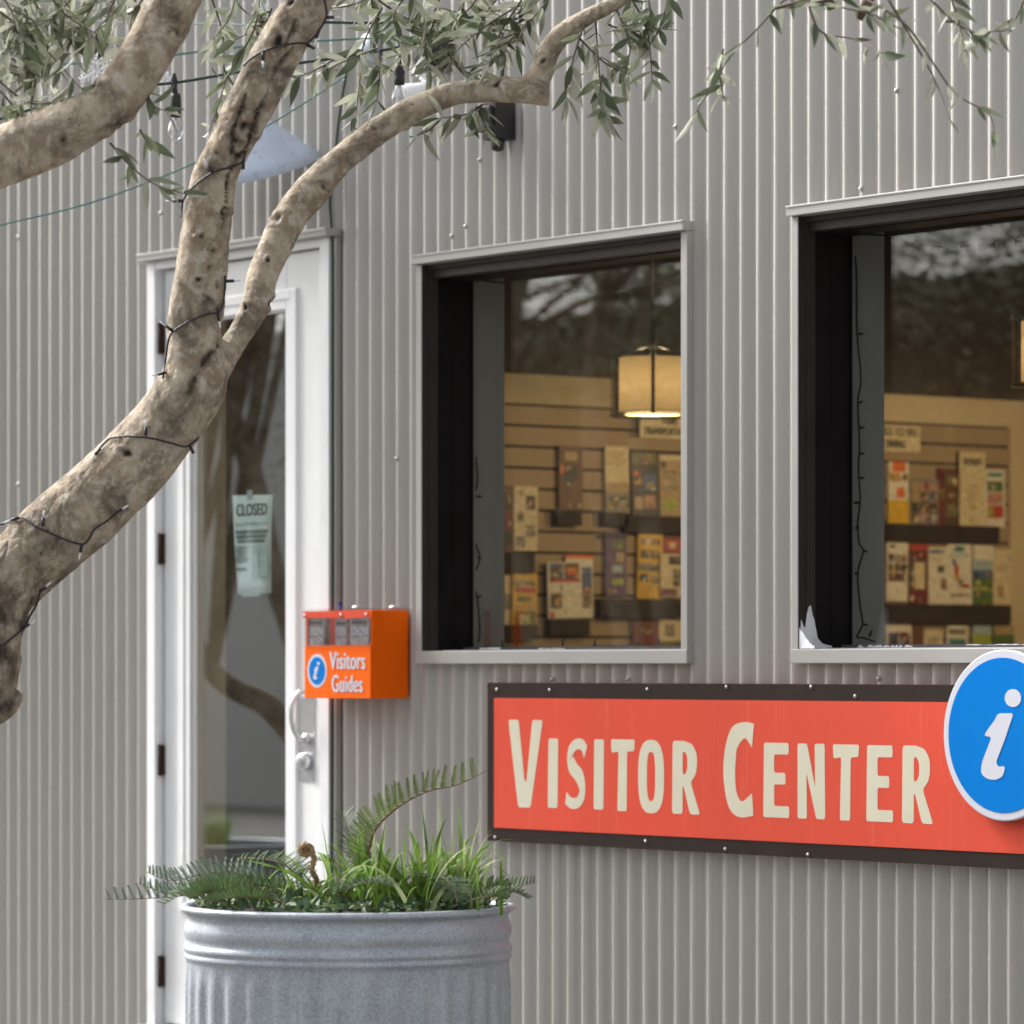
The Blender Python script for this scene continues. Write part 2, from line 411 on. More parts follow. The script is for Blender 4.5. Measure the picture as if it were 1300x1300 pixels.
# glyphs in a unit box (u right, v up)
G = {
 'V': [rnd([(0,1),(.30,1),(.475,.30),(.53,.30),(.70,1),(1,1),(.645,0),(.285,0)], .05)],
 'I': [rnd([(.06,1),(.98,1),(.92,0),(0,0)], .08)],
 'T': [rnd([(0,1),(1,1),(.98,.84),(.68,.83),(.66,0),(.27,0),(.32,.83),(.02,.81)], .05)],
 'E': [rnd([(.03,1),(.98,1),(.98,.845),(.42,.845),(.42,.60),(.86,.60),(.86,.445),(.42,.445),(.42,.155),(1,.155),(1,0),(0,0)], .05)],
 'N': [rnd([(0,1),(.34,1),(.64,.42),(.62,1),(.98,1),(1,0),(.68,0),(.32,.62),(.34,0),(0,0)], .05)],
 'O': [sup(.5,.5,.5,.5,2.7), sup(.5,.5,.16,.335,3.0)],
 'R': [rnd([(.02,1),(.45,1),(.72,.96),(.88,.84),(.90,.68),(.84,.54),(.66,.44),(1,0),(.64,0),(.42,.38),(.38,.38),(.38,0),(0,0)], .07), rnd([(.38,.855),(.48,.85),(.55,.78),(.55,.62),(.48,.545),(.38,.54)], .06)],
 'S': (([(.93,.80),(.78,.90),(.50,.905),(.26,.80),(.27,.65),(.50,.53),(.72,.42),(.78,.25),(.60,.11),(.30,.09),(.05,.16)], [.23,.165,.155,.21,.28,.24,.28,.25,.165,.155,.18]),),
 'C': (([(.93,.86),(.66,.915),(.33,.82),(.20,.62),(.18,.42),(.28,.20),(.55,.085),(.92,.14)], [.26,.17,.28,.37,.37,.30,.17,.24]),),
}
# the information "i", in a disc of radius 1
I_STEM = [(1240,178),(1277,177),(1256,240),(1236,292),(1241,303),(1258,300),(1252,325),(1234,334),(1213,331),(1200,318),(1203,293),(1226,233),(1207,231),(1218,214),(1232,196)]
I_STEM = rnd([((x-1250)/141, -(y-229)/200) for x, y in I_STEM], .05)
I_DOT = [(.18+.135*math.cos(t), .435+.105*math.sin(t)) for t in [2*math.pi*i/20 for i in range(20)]]

# ------------------------------------------------------------------ setting: ground, inside of the room
b = MB(); b.quad((-60,-60,-.10),(60,-60,-.10),(60,60,-.10),(-60,60,-.10))
b.build('ground', M['pave'], kind='structure')
PX = -2.05                                         # the partition that carries the slats
b = MB(); b.box(PX-.1, 6, .28, 5.2, .0, .02); b.build('interior_floor', M['carpet'], kind='structure')
b = MB(); b.box(PX-.1, 6, .0, 5.2, 3.3, 3.4); b.build('interior_ceiling', M['brownwall'], kind='structure')
ZB, ZT = 2.083, 2.186
b = MB(); b.box(PX-.14, PX-.02, .28, 5.2, .02, ZB, 0); b.box(PX-.14, PX-.02, .28, 5.2, ZT, 3.3, 2); b.box(PX-.14, PX-.014, 1.4, 5.2, ZB, ZT, 1); b.box(PX-.14, PX-.014, .28, 1.4, ZB, ZT, 3)
b.box(PX-.02, PX-.006, 4.005, 5.2, .02, ZB, 1); b.box(PX-.02, PX-.006, .28, 1.40, .02, ZB, 3)
b.build('interior_wall', [M['drywall'], M['cream'], M['brownwall'], M['wallshade']], kind='structure')
b = MB(); b.box(PX-.1, 6, 5.2, 5.3, 0, 3.3); b.box(6, 6.1, .28, 5.3, 0, 3.3); b.build('interior_back_wall', M['cream'], kind='structure')

# ------------------------------------------------------------------ the building: corrugated wall with its door and windows
bld = empty('visitor_center_building', (0,0,0), 'taupe corrugated metal building with two dark framed windows and a white glazed door', 'building')
PITCH, AMP = .0677, .0126
W1 = (-.405, .808, 1.19, 2.355); W2 = (1.254, 2.62, 1.19, 2.352); DR = (-1.872, -.874, -.05, 2.47)
HOLES = [W1, W2, DR]
def prof(x):
    ph = (x/PITCH) % 1.0
    # rounded rib with slightly flattened valley
    c = math.cos(2*math.pi*ph)
    return -AMP*(c*.96 - .06*math.cos(4*math.pi*ph))
XL, XR, ZTOP = -7.0, 5.6, 4.6
SHW = PITCH*12
n = int((XR-XL)/SHW)+1
for i in range(n):
    x0 = XL+i*SHW; mb = MB(); SUB = 14
    lap = .0012*(i % 2)
    cols = [x0+k*PITCH/SUB for k in range(12*SUB+1)]
    for h in HOLES:                                  # exact cuts at the openings
        for e in (h[0], h[1]):
            if x0 < e < x0+SHW: cols.append(e)
    cols = sorted(set(cols))
    zs = sorted({-.1, ZTOP, *[.22*q for q in range(1, 20)], *[z for h in HOLES for z in h[2:] if z > 0]})
    idx = {}
    vs = []; fs = []
    for a, x in enumerate(cols):
        wob = .0012*noise.noise(Vector((x*1.3, 0, 5)))
        for c_, z in enumerate(zs): vs.append((x, prof(x)-lap+wob+.0011*noise.noise(Vector((x*9, z*1.7, 2)))+.0007*noise.noise(Vector((x*3, z*6, 9))), z))
    nz = len(zs)
    for a in range(len(cols)-1):
        xm = (cols[a]+cols[a+1])/2
        for c_ in range(nz-1):
            zm = (zs[c_]+zs[c_+1])/2
            if any(h[0] < xm < h[1] and h[2] < zm < h[3] for h in HOLES): continue
            q = a*nz+c_; fs.append((q, q+nz, q+nz+1, q+1))
    mb.add(vs, fs, 0, True)
    o = mb.build('corrugated_sheet', M['wall'], bld)
# inner lining of the facade, pierced by the openings
mb = MB()
xs = [XL, DR[0], DR[1], W1[0], W1[1], W2[0], W2[1], 6.0]
ops = {1: DR, 3: W1, 5: W2}
for i in range(len(xs)-1):
    if i in ops:
        h = ops[i]
        lo = h[2]+.02 if i != 1 else None
        if lo: mb.box(xs[i], xs[i+1], .04, .268, 0, lo)
        mb.box(xs[i], xs[i+1], .04, .268, h[3]+.002, 3.3)
    else: mb.box(xs[i], xs[i+1], .04, .268, 0, 3.3)
mb.build('wall_lining', M['drywall'], bld)
mb = MB(); mb.box(XL, 6.1, .02, 5.4, 4.3, 4.62); mb.box(XL, XL+.02, .02, 5.4, 0, 4.3); mb.box(XL, 6.1, 5.3, 5.4, 0, 4.3); mb.build('added_roof', M['wall'], bld)  # unseen roof slab and outer shell, added to keep the room dark
# screws on the ribs
mb = MB(); mb.lathe([(.0075,0),(.0075,.0015),(.0045,.0018),(.0045,.005),(.0,.0055)], n=8, axis=Matrix.Rotation(rad(90), 3, 'X'))
scr = mb.mesh('screw', M['wall'])
spots = [(613,203),(859,161),(1142,115),(1094,240),(1147,114),(597,287),(508,582),(199,272),(24,302),(22,615),(36,720),(575,300),(705,862),(801,862),(1117,861)]
for z in (3.3, 2.78, .42):
    spots += []
for p in spots:
    w = onY(p[0], p[1], -.01); k = round((w.x/PITCH))
    o = link('screw', scr, bld); o.location = (k*PITCH, -AMP*1.02-.001, w.z)

def make_window(xa, xb, zt=2.342, end_l=.028, left_peel=False):
    """xa, xb: inner edges of the side flanges"""
    zs = 1.2075                                        # top of the sill flange
    f = MB()                                           # black frame: jambs, head, foot
    f.box(xa-.02, xa+.004, .024, .128, zs-.01, 2.303); f.box(xb-.004, xb+.02, .024, .128, zs-.01, 2.303)
    f.box(xa-.02, xa+.008, .078, .150, zs-.01, 2.303); f.box(xb-.008, xb+.02, .078, .150, zs-.01, 2.303)
    f.box(xa-.02, xb+.02, .05, .150, 2.3005, 2.335)
    win = f.build('window', M['black'], bld)
    r = MB()                                           # bronze reveal and head band
    r.box(xa-.016, xa, -.033, .022, zs, zt-.002); r.box(xb, xb+.016, -.033, .022, zs, zt-.002)
    r.box(xa+.001, xa+.006, -.008, .021, zs, zt-.003); 
    r.box(xa-.012, xb+.012, .004, .048, 2.304, zt+.004); r.box(xa-.012, xb+.012, -.010, .003, 2.328, zt+.004)
    r.build('window_reveal', M['bronze'], win)
    g = MB(); g.box(xa+.001, xb-.001, .132, .138, zs, 2.303); g.build('glass_pane', M['glass'], win)
    t = MB(); t.box(xa-.028, xb+.0285, -.052, .0, zt, zt+.026); t.box(xa-.028, xb+.0285, -.0545, -.052, zt+.021, zt+.027)
    t.build('head_flashing', M['flash'], win, bevel=.002)
    t = MB(); t.box(xa-.0275, xa-.0005, -.035, .0, 1.172, zt-.001); t.build('side_flange', M['flash'], win, bevel=.002)
    t = MB(); t.box(xb+.0005, xb+.0275, -.035, .0, 1.172, zt-.001); t.build('side_flange', M['flash'], win, bevel=.002)
    t = MB(); t.box(xa-.029, xb+.029, -.038, .0, 1.170, zs); t.box(xa, xb, .0, .06, 1.19, zs-.004)
    t.build('sill_flange', M['flash'], win, bevel=.002)
    t = MB(); t.box(xa, xb, .06, .13, zs-.012, zs+.004); t.box(xa, xb, .112, .1315, zs+.004, 1.219); t.build('sill_strip', M['frame_grey'], win)
    d = MB(); d.box(xa-.03, xa+.002, .1505, .27, 1.18, 2.33); d.box(xb-.002, xb+.03, .1505, .27, 1.18, 2.33); d.box(xa, xb, .1505, .29, 1.17, 1.213); 
    k = MB(); k.box(xa, xb, .1505, .268, 2.322, 2.345); k.build('head_return', M['black'], win)
    d.build('window_return', M['drywall'], win)
    return win
win1 = make_window(-.389, .792); win2 = make_window(1.27, 2.60)
def ragged(name, base, M_, parent, y, seed, top):
    """thin ragged film standing on a line: base [(x,z)], heights by top(x)"""
    rr = random.Random(seed); xs = [base[0]+(base[1]-base[0])*i/28 for i in range(29)]
    loop = [(x, base[2]+rr.uniform(0, .001)) for x in xs] + [(x, base[2]+max(.0008, top(x, rr))) for x in reversed(xs)]
    me = fill_mesh([loop], .0004); return place_flat(me, M_, name, parent, (0, y, 0), (1,0,0), (0,0,1))
# white film left in the lower left corner of the second window
ragged('peeling_film', (1.271, 1.33, 1.2085), M['peel'], win2, -.031, 3, lambda x, r: max(0.005, .052-.9*(x-1.271)) + r.uniform(-.003,.004))
loop = [(-.032,1.209),(.10,1.209),(.098,1.214),(.07,1.217),(.045,1.222),(.028,1.236),(.016,1.285),(.010,1.296),(.004,1.322),(-.004,1.318),(-.010,1.297),(-.016,1.262),(-.022,1.268),(-.030,1.285)]
me = fill_mesh([loop], .0004); place_flat(me, M['peel'], 'peeling_film', win2, (1.2768,0,0), (0,1,0), (0,0,1))
ragged('peeling_film', (1.34, 1.55, 1.2115), M['peel'], win2, .1115, 4, lambda x, r: r.choice([.001,.004,.007,.006,.0]))
ragged('peeling_film', (1.75, 2.3, 1.2155), M['peel'], win2, .1115, 8, lambda x, r: r.choice([.001,.003,.003,.002,.0]))
ragged('peeling_film', (-.30, -.20, 1.2115), M['peel'], win1, .1115, 5, lambda x, r: r.choice([.006,.007,.005,.007]))
ragged('peeling_film', (-.02, .10, 1.2115), M['peel'], win1, .1115, 6, lambda x, r: r.choice([.001,.004,.003,.0]))

# door
dl = MB()
XA, XB = -1.822, -.918; GX0, GX1, GZ0, GZ1 = -1.668, -1.134, .44, 2.262
dl.box(XA, GX0, 0, .045, .02, 2.432); dl.box(GX1, XB, 0, .045, .02, 2.432)
dl.box(GX0, GX1, 0, .045, GZ1, 2.432); dl.box(GX0, GX1, 0, .045, .02, GZ0)
door = dl.build('door', M['white'], bld, bevel=.002)
bd = MB()
for k, (w0, w1, yf) in enumerate(((.062, .030, -.010), (.032, .0, -.006), (.012, -.006, .004))):
    bd.box(GX0-w0, GX0-w1, yf, .02, GZ0-w0, GZ1+w0); bd.box(GX1+w1, GX1+w0, yf, .02, GZ0-w0, GZ1+w0)
    bd.box(GX0-w1, GX1+w1, yf, .02, GZ1+w1, GZ1+w0); bd.box(GX0-w1, GX1+w1, yf, .02, GZ0-w0, GZ0-w1)
bd.build('glazing_bead', M['white'], door, bevel=.003)
g = MB(); g.box(GX0-.005, GX1+.005, .021, .027, GZ0-.005, GZ1+.005); g.build('glass_pane', M['doorglass'], door)
for py in (430, 697, 965, 1233):
    z = onY(203, py, -.01).z; h = MB(); h.box(XA-.020, XA+.003, -.010, .01, z-.048, z+.048); h.tube([(XA-.008,-.014,z-.05),(XA-.008,-.014,z+.05)], .007, 8)
    h.build('hinge', M['hinge'], door)
p0 = onY(381, 885, 0); p1 = onY(400, 992, 0)
h = MB(); h.box(p0.x, p1.x, -.004, .002, p1.z, p0.z); h.build('handle_plate', M['steel'], door)
hx = (p0.x+p1.x)/2; za, zb = onY(388, 882, -.05).z, onY(394, 938, 0).z
h = MB(); pts = smooth_line([(hx, 0, za+.01), (hx, -.030, za+.008), (hx, -.055, za-.02), (hx, -.060, (za+zb)/2), (hx, -.052, zb+.03), (hx, -.030, zb+.003), (hx, 0, zb)], 5)
h.tube(pts, .0075, 8); h.lathe([(.0,.012),(.016,.010),(.016,0)], (hx, -.004, zb), 14, axis=Matrix.Rotation(rad(90), 3, 'X')); h.build('pull_handle', M['steel'], door)
zc = onY(389, 967, -.02).z
h = MB(); h.lathe([(.027,0),(.027,.012),(.022,.026),(.015,.028),(.0,.028)], (hx, -.004, zc), 20, axis=Matrix.Rotation(rad(90), 3, 'X')); h.build('door_lock', M['steel'], door)
fr = MB()
fr.box(-1.8795, -1.834, -.032, .06, 0, 2.462); fr.box(-.914, -.866, -.032, .06, 0, 2.462); fr.box(-1.834, -.914, -.030, .06, 2.437, 2.462)
fr.box(-1.834, -1.824, .012, .06, 0, 2.436); fr.box(-.916, -.914, -.01, .06, 0, 2.436)
fr.build('door_frame', M['white'], bld, bevel=.002)
t = MB(); t.box(-1.897, -.840, -.060, 0, 2.463, 2.486); t.box(-1.897, -.840, -.063, -.060, 2.478, 2.4875); t.build('door_flashing', M['flash'], bld, bevel=.002)
t = MB(); t.box(-.8655, -.846, -.02, 0, 0, 2.462); t.box(-1.8945, -1.880, -.016, 0, 0, 2.462); t.build('door_side_trim', M['wall'], bld)
t = MB(); t.box(-1.88, -.87, -.09, .05, -.099, .014); t.build('door_threshold', M['steel'], bld)

# ------------------------------------------------------------------ paper on the door
pa = onY(296,629,.033); pb = onY(347,628,.033); pc = onY(342,753,.033); pd = onY(300,754,.033)
mb = MB(); vs = []; fs = []; nu, nv = 6, 8
for j in range(nv+1):
    for i in range(nu+1):
        u, v = i/nu, j/nv
        p = (pa*(1-u)+pb*u)*(1-v) + (pd*(1-u)+pc*u)*v
        p.y = .030 + .010*v*v*(abs(u-.5)*2)**2
        vs.append(p)
for j in range(nv):
    for i in range(nu):
        q = j*(nu+1)+i; fs.append((q, q+nu+1, q+nu+2, q+1))
mb.add(vs, fs, 0, True)
note = mb.build('closed_notice', M['paper'], None, 'pale paper CLOSED notice taped inside the glass of the white door', 'notice')
sm = note.modifiers.new('solid', 'SOLIDIFY'); sm.thickness = .0006
def notice_text(txt, x0, y0, x1, y1, m, bold):
    a = onY(x0, y1, .0292); c = onY(x1, y0, .0292)
    me = text_mesh(txt, c.x-a.x, onY(x0, y0, .0292).z-a.z, bold); return place_flat(me, m, 'lettering', note, a, (1,0,0), (0,0,1))
notice_text('CLOSED', 300, 640.5, 339, 655.5, M['ink'], .045)
notice_text('Sorry We Missed You!', 299, 663.5, 340, 669.5, M['inkgrey'], .01)
for k in range(3):
    mb = MB(); a = onY(299+k, 673.5+k*6, .0292); c = onY(340-k*2, 676.5+k*6, .0292); mb.box(a.x, c.x, .0288, .0293, c.z, a.z); mb.build('text_line', M['inkgrey'], note)
mb = MB()
for k in range(7):
    a = onY(299, 694+k*3.1, .0292); c = onY(316-(k*3 % 5), 695.2+k*3.1, .0292); mb.box(a.x, c.x, .0289, .0293, c.z, a.z)
a = onY(299, 721, .0292); c = onY(313, 724.5, .0292); mb.box(a.x, c.x, .0289, .0293, c.z, a.z)
mb.build('text_line', M['inkgrey'], note)
mb = MB(); a = onY(320, 693, .0292); c = onY(340, 735, .0292); mb.box(a.x, c.x, .0289, .0294, c.z, a.z)
mapm = mb.build('printed_map', mat('map_print', (.55,.64,.62), .8, 0, .12, 30), note)
mb = MB(); mb.tube([tuple(onY(x, y, .0287)) for x, y in ((328,700),(327,710),(330,718),(329,727),(326,731),(337,733))], .0022, 5); mb.build('map_line', M['sky'] if 'sky' in M else PR['sky'], mapm)
mb = MB(); a = onY(308, 751, .029); c = onY(330, 757, .029); mb.box(a.x, c.x, .0275, .0282, c.z, a.z); tape_m = sheer_mat('clear_tape', (.6,.68,.72), .6); mb.build('tape', tape_m, note)
mb = MB(); a = onY(314, 622, .029); c = onY(321, 634, .029); mb.box(a.x, c.x, .0275, .0282, c.z, a.z); mb.build('tape', tape_m, note)

# ------------------------------------------------------------------ the VISITOR CENTER sign and its blue disc
SX0, SX1, SZ0, SZ1, SY = -.0498, 2.62, .6625, 1.1165, -.050
mb = MB(); mb.box(SX0, SX1, SY, -.014, SZ0, SZ1, 1); mb.box(SX0+.0005, SX1-.0005, SY-.001, SY, SZ0+.0006, SZ1-.0006, 0)
sign = mb.build('visitor_center_sign', [M['signbrown'], M['signedge']], None, 'long coral red VISITOR CENTER sign with dark brown border on the corrugated wall', 'sign')
mb = MB(); mb.box(SX0+.034, SX1-.034, SY-.003, SY-.001, .7015, 1.0725); mb.build('red_panel', M['signred'], sign)
def zx(x, y): return onY(600+x*.53846, 810+y*.53846, SY-.004)
for ch, x0, x1, y0, y1 in (('V',84,165,193,398),('I',177,202,237,400),('S',217,270,235,404),('I',285,310,239,404),('T',326,382,239,407),('O',390,451,240,412),('R',470,536,243,414),
                           ('C',592,666,198,421),('E',685,746,247,422),('N',766,831,249,425),('T',849,911,251,429),('E',928,991,253,432),('R',1012,1086,254,436)):
    a = zx(x0, y1); c = zx(x1, y0); a0 = zx(x0, y0)
    zt = (a0.z + c.z)/2; w = c.x-a.x; h = zt-a.z
    me = stroke_strip(*G[ch][0], w, h) if ch in 'SC' else fill_mesh([[(u*w, v*h) for u, v in lp] for lp in G[ch]], .0003)
    place_flat(me, M['letter'], 'letter', sign, (a.x, SY-.0034, a.z), (1,0,0), (0,0,1))
mb = MB(); mb.lathe([(.0055,0),(.0055,.002),(.003,.004),(0,.0045)], n=8, axis=Matrix.Rotation(rad(90), 3, 'X')); ss = mb.mesh('screw', M['screw'])
for px, py in ((631,875.5),(698,876),(822,875),(922.5,872),(1030,872),(1086,884),(820,1068),(921,1078),(1026,1085),(629,1063),(612.5,969)):
    w = onY(px, py, SY-.001); 
    if px < 620: continue
    o = link('screw', ss, sign); o.location = (w.x, SY-.001, w.z)
DC = onY(1273, 933.5, -.085); DRAD = .2108
RX = Matrix.Rotation(rad(90), 3, 'X')
mb = MB(); mb.lathe([(0,.0),(DRAD-.003,0),(DRAD,-.002),(DRAD,-.013),(0,-.013)], (DC.x, -.085, DC.z), 96, axis=RX)
mb.sm = [False]*len(mb.sm)
disc = mb.build('information_disc', M['discwhite'], None, 'round blue information disc with white rim and letter i overlapping the red sign', 'sign')
mb = MB(); mb.lathe([(0,.0015),(DRAD-.020,.0015),(DRAD-.020,0)], (DC.x, -.085, DC.z), 96, axis=RX); mb.sm = [False]*len(mb.sm); mb.build('blue_face', M['blue'], disc)
me = fill_mesh([[(u*DRAD, v*DRAD) for u, v in I_STEM], [(u*DRAD, v*DRAD) for u, v in I_DOT]], .0005)
place_flat(me, M['discwhite'], 'letter', disc, (DC.x, -.0872, DC.z), (1,0,0), (0,0,1))

# ------------------------------------------------------------------ orange guide box
BX0, BX1, BZ0, BZ1, BY = -.824, -.485, 1.068, 1.331, -.150
bz = 1.2255                                        # lower edge of the clear window
mb = MB(); t_ = .006
mb.box(BX0, BX1, BY, BY+t_, BZ0, bz); mb.box(BX0, BX0+t_, BY+t_, -.012, BZ0, BZ1-.003); mb.box(BX1-t_, BX1, BY+t_, -.012, BZ0, BZ1-.003)
mb.box(BX0+t_, BX1-t_, BY+t_, -.012, BZ0, BZ0+t_); mb.box(BX0+t_, BX1-t_, -.018, -.012, BZ0+t_, BZ1-.003)
gb = mb.build('visitors_guide_box', M['orange'], None, 'orange Visitors Guides dispenser box with clear front mounted on the wall beside the door', 'dispenser', bevel=.0015)
mb = MB(); mb.box(BX0-.004, BX1+.004, BY-.006, -.010, BZ1-.002, BZ1+.003); mb.build('clear_lid', M['acrylic'], gb)
mb = MB(); mb.box(BX0-.001, BX1+.003, BY-.005, BY-.001, bz-.004, BZ1-.003); mb.build('clear_window', M['acrylic'], gb)
mb = MB(); mb.box(BX0, BX1+.002, BY-.0062, BY-.0054, BZ1-.024, BZ1-.004); mb.build('red_strip', M['redstrip'], gb)
for x in (BX0+.012, BX0+.2, BX1-.012):
    mb = MB(); mb.ball((x, BY-.008, BZ1-.016), .005, sq=(1,.5,1), n=6); mb.build('fastener', M['steel'], gb)
for x, y in ((BX0+.24, -.13), (BX1-.01, -.06), (BX1-.035, -.03)):
    mb = MB(); mb.ball((x, y, BZ1+.006), .012, sq=(1.5,1,.5), n=6); mb.build('fastener', M['steel'], gb)
cx, cz = onY(402.8, 852, BY).x, onY(402.8, 851.6, BY).z; rr = .0505
mb = MB(); mb.lathe([(0,.0008),(rr,.0008),(rr,0)], (cx, BY, cz), 40, axis=RX); mb.sm = [False]*len(mb.sm); mb.build('emblem', M['discwhite'], gb)
mb = MB(); mb.lathe([(0,.0016),(rr*.82,.0016),(rr*.82,.0008)], (cx, BY, cz), 40, axis=RX); mb.sm = [False]*len(mb.sm); em = mb.build('emblem_face', M['blue'], gb)
me = fill_mesh([[(u*rr, v*rr) for u, v in I_STEM], [(u*rr, v*rr) for u, v in I_DOT]], .0002); place_flat(me, M['discwhite'], 'letter', gb, (cx, BY-.0022, cz), (1,0,0), (0,0,1))
for txt, x0, y0, x1, y1 in (('Visitors', 418.8, 827.5, 464.3, 849.6), ('Guides', 421.7, 857, 461, 878.5)):
    a = onY(x0, y1, BY); c = onY(x1, y0, BY); me = text_mesh(txt, c.x-a.x, c.z-a.z, .045); place_flat(me, M['discwhite'], 'lettering', gb, (a.x, BY-.0014, a.z), (1,0,0), (0,0,1))
mb = MB(); hx0 = onY(401, 890, -.1); mb.tube(smooth_line([(hx0.x, -.1, BZ0), (hx0.x, -.1, BZ0-.018), (hx0.x-.004, -.1, BZ0-.024), (hx0.x-.009, -.1, BZ0-.018)], 4), .0016, 6); mb.build('hook', M['steel'], gb)
magm = mat('magazine_cover', (.21,.20,.19), .35, 0, .5, 40)
for px0, px1, yo, lab, dz in ((387.5,412.5,.0,'leftmost of the three valley guide magazines inside the orange box',0),(425,441,.012,'half hidden middle valley guide magazine inside the orange box',-.002),(444,469.5,.0,'rightmost of the three valley guide magazines inside the orange box',.001)):
    yy = BY+.012+yo; a = onY(px0, 820, yy); c = onY(px1, 784.5, yy)
    mb = MB(); mb.box(a.x, c.x, yy, yy+.02, BZ0+.008, c.z+dz)
    g_ = mb.build('guide_magazine', magm, None, lab, 'magazine', 'valley guide magazines in the orange box')
    w = c.x-a.x
    for k, tx in enumerate(('SONOMA', 'VALLEY')):
        me = text_mesh(tx, w*.86, .026, .03); place_flat(me, M['discwhite'], 'lettering', g_, (a.x+w*.07, yy-.0008, c.z-.052-k*.032+dz), (1,0,0), (0,0,1))
    mb = MB(); mb.box(a.x+w*.1, c.x-w*.15, yy-.0007, yy, c.z-.018+dz, c.z-.010+dz); mb.build('title_bar', M['ink'], g_)
    mb = MB()
    for q in range(5):
        x = a.x+w*(.15+.16*q); mb.quad((x, yy-.0006, c.z-.10), (x+.004, yy-.0006, c.z-.10), (x+.009, yy-.0006, c.z-.125+.01*(q % 2)), (x+.004, yy-.0006, c.z-.128))
    mb.build('cover_print', PR['gold'], g_)
w = onY(431.5, 773, -.12)
mb = MB(); mb.lathe([(0,.022),(.0085,.021),(.0075,.018),(.0035,.015),(.0035,.006),(.006,.003),(.006,0),(0,0)], (w.x, -.12, BZ1+.003), 14)
mb.build('push_pin', mat('blue_plastic', (.01,.06,.36), .35), None, 'blue push pin standing on the lid of the orange guide box', 'push pin')

# ------------------------------------------------------------------ inside: slat wall, pockets, cards, brochures, lamps
sw = empty('slat_wall', (PX,2.7,0), 'tan slatted display wall with dark grooves seen through the windows', 'display wall')
mb = MB(); mb.box(PX-.0198, PX-.014, 1.40, 4.004, .02, ZB); mb.build('groove_backing', M['groove'], sw)
mb = MB(); PS = .0738; mb.box(0, .014, -1.302, 1.302, .005, PS-.005); slat_me = mb.mesh('slat', M['slat'])
k = 0; z = ZB-.004-PS
while z > .06:
    o = link('slat', slat_me, sw); o.location = (0-.014, .002, 0) if False else (PX-.014-PX, 2.702-2.7, z); o.matrix_parent_inverse = Matrix.Identity(4)
    z -= PS
def panel(px0, py0, px1, py1, xo):
    """rectangle on the slat wall plane: y0,y1,z0,z1"""
    a = onX(px0, py0, xo); c = onX(px1, py1, xo); e = onX(px0, py1, xo)
    return a.y, c.y, e.z, a.z
def pocket(px0, py0, px1, py1):
    y0, y1, z0, z1 = panel(px0, py0, px1, py1, PX+.03)
    mb = MB(); mb.box(PX+.0005, PX+.034, y0, y1, z0, z0+.004); mb.box(PX+.030, PX+.034, y0, y1, z0+.004, z1); mb.box(PX+.0005, PX+.03, y0, y0+.003, z0+.004, z1); mb.box(PX+.0005, PX+.03, y1-.003, y1, z0+.004, z1)
    mb.build('brochure_pocket', M['pocket'], sw)
for q in ((636,702,678,727),(707,647,738,667),(766,650,797,667),(793,654,880,676),(698,786,748,806),(640,793,682,812),(762,760,868,784),(764,680,795,681),(1110,664,1268,687),(1110,766,1283,791)):
    pocket(*q)
RB = random.Random(11)
def brochure(px, label, base, blocks, xo=.012, name='brochure', cat='brochure', tilt=None):
    y0, y1, z0, z1 = panel(*px, PX+xo)
    cy, cz = (y0+y1)/2, (z0+z1)/2; hw, hh = (y1-y0)/2, (z1-z0)/2
    mats = [PR[base]]; mb = MB(); mb.box(-.003, .003, -hw, hw, -hh, hh)
    fine = []
    for q in blocks:
        if q[4] in ('dark','brown','olive','burgundy','grey','green','blue','gold','pink') and (q[2]-q[0])*(q[3]-q[1]) > .02:
            for _ in range(4):
                a_ = RB.uniform(q[0], q[2]-.08); b_ = RB.uniform(q[1], q[3]-.03)
                fine.append((a_, b_, min(q[2], a_+RB.uniform(.06,.22)), min(q[3], b_+RB.uniform(.02,.09)), RB.choice(['tan','dark','pink','olive','sky','gold','brown','cream'])))
    blocks = list(blocks)+fine
    for bi, (u0, v0, u1, v1, c) in enumerate(blocks):
        if PR[c] not in mats: mats.append(PR[c])
        e = .0034+.00012*bi
        ya, yb = -hw+2*hw*u0, -hw+2*hw*u1; za, zb = hh-2*hh*v0, hh-2*hh*v1
        mb.quad((e, ya, zb), (e, yb, zb), (e, yb, za), (e, ya, za), mats.index(PR[c]))
    o = mb.build(name, mats, None, label, cat, 'brochures on the slat wall'); o.location = (PX+xo, cy, cz)
    o.rotation_euler = (rad(RB.uniform(-1.5, 1.5) if tilt is None else tilt), 0, 0)
    return o, hw, hh
def lines(n, v0, v1, c='grey', u0=.15, u1=.85): 
    return [(u0+.03*(k % 3), v0+(v1-v0)*k/n, u1-.06*((k*2) % 3), v0+(v1-v0)*(k+.4)/n, c) for k in range(n)]
def collage(n, seed, cs, u0=.06, v0=.06, u1=.94, v1=.94, cols=2):
    r = random.Random(seed); out = []
    for i in range(n):
        for j in range(cols):
            a = u0+(u1-u0)*j/cols; c_ = v0+(v1-v0)*i/n
            out.append((a+.02, c_+.01, a+(u1-u0)/cols-.02, c_+(v1-v0)/n-.012, r.choice(cs)))
    return out
brochure((639,619,652,701), 'narrow dark photo brochure at the left edge of the first window', 'brown', collage(3, 1, ['dark','olive','burgundy'], cols=1))
brochure((652,617,682,699), 'cream brochure with four small photos, topmost at left in the first window', 'cream', [(.5,.14,.9,.36,'dark'),(.15,.4,.4,.55,'brown'),(.5,.6,.9,.78,'grey'),(.1,.78,.45,.94,'grey'),(.2,.06,.4,.16,'tan'),(0,.47,1,.48,'grey')])
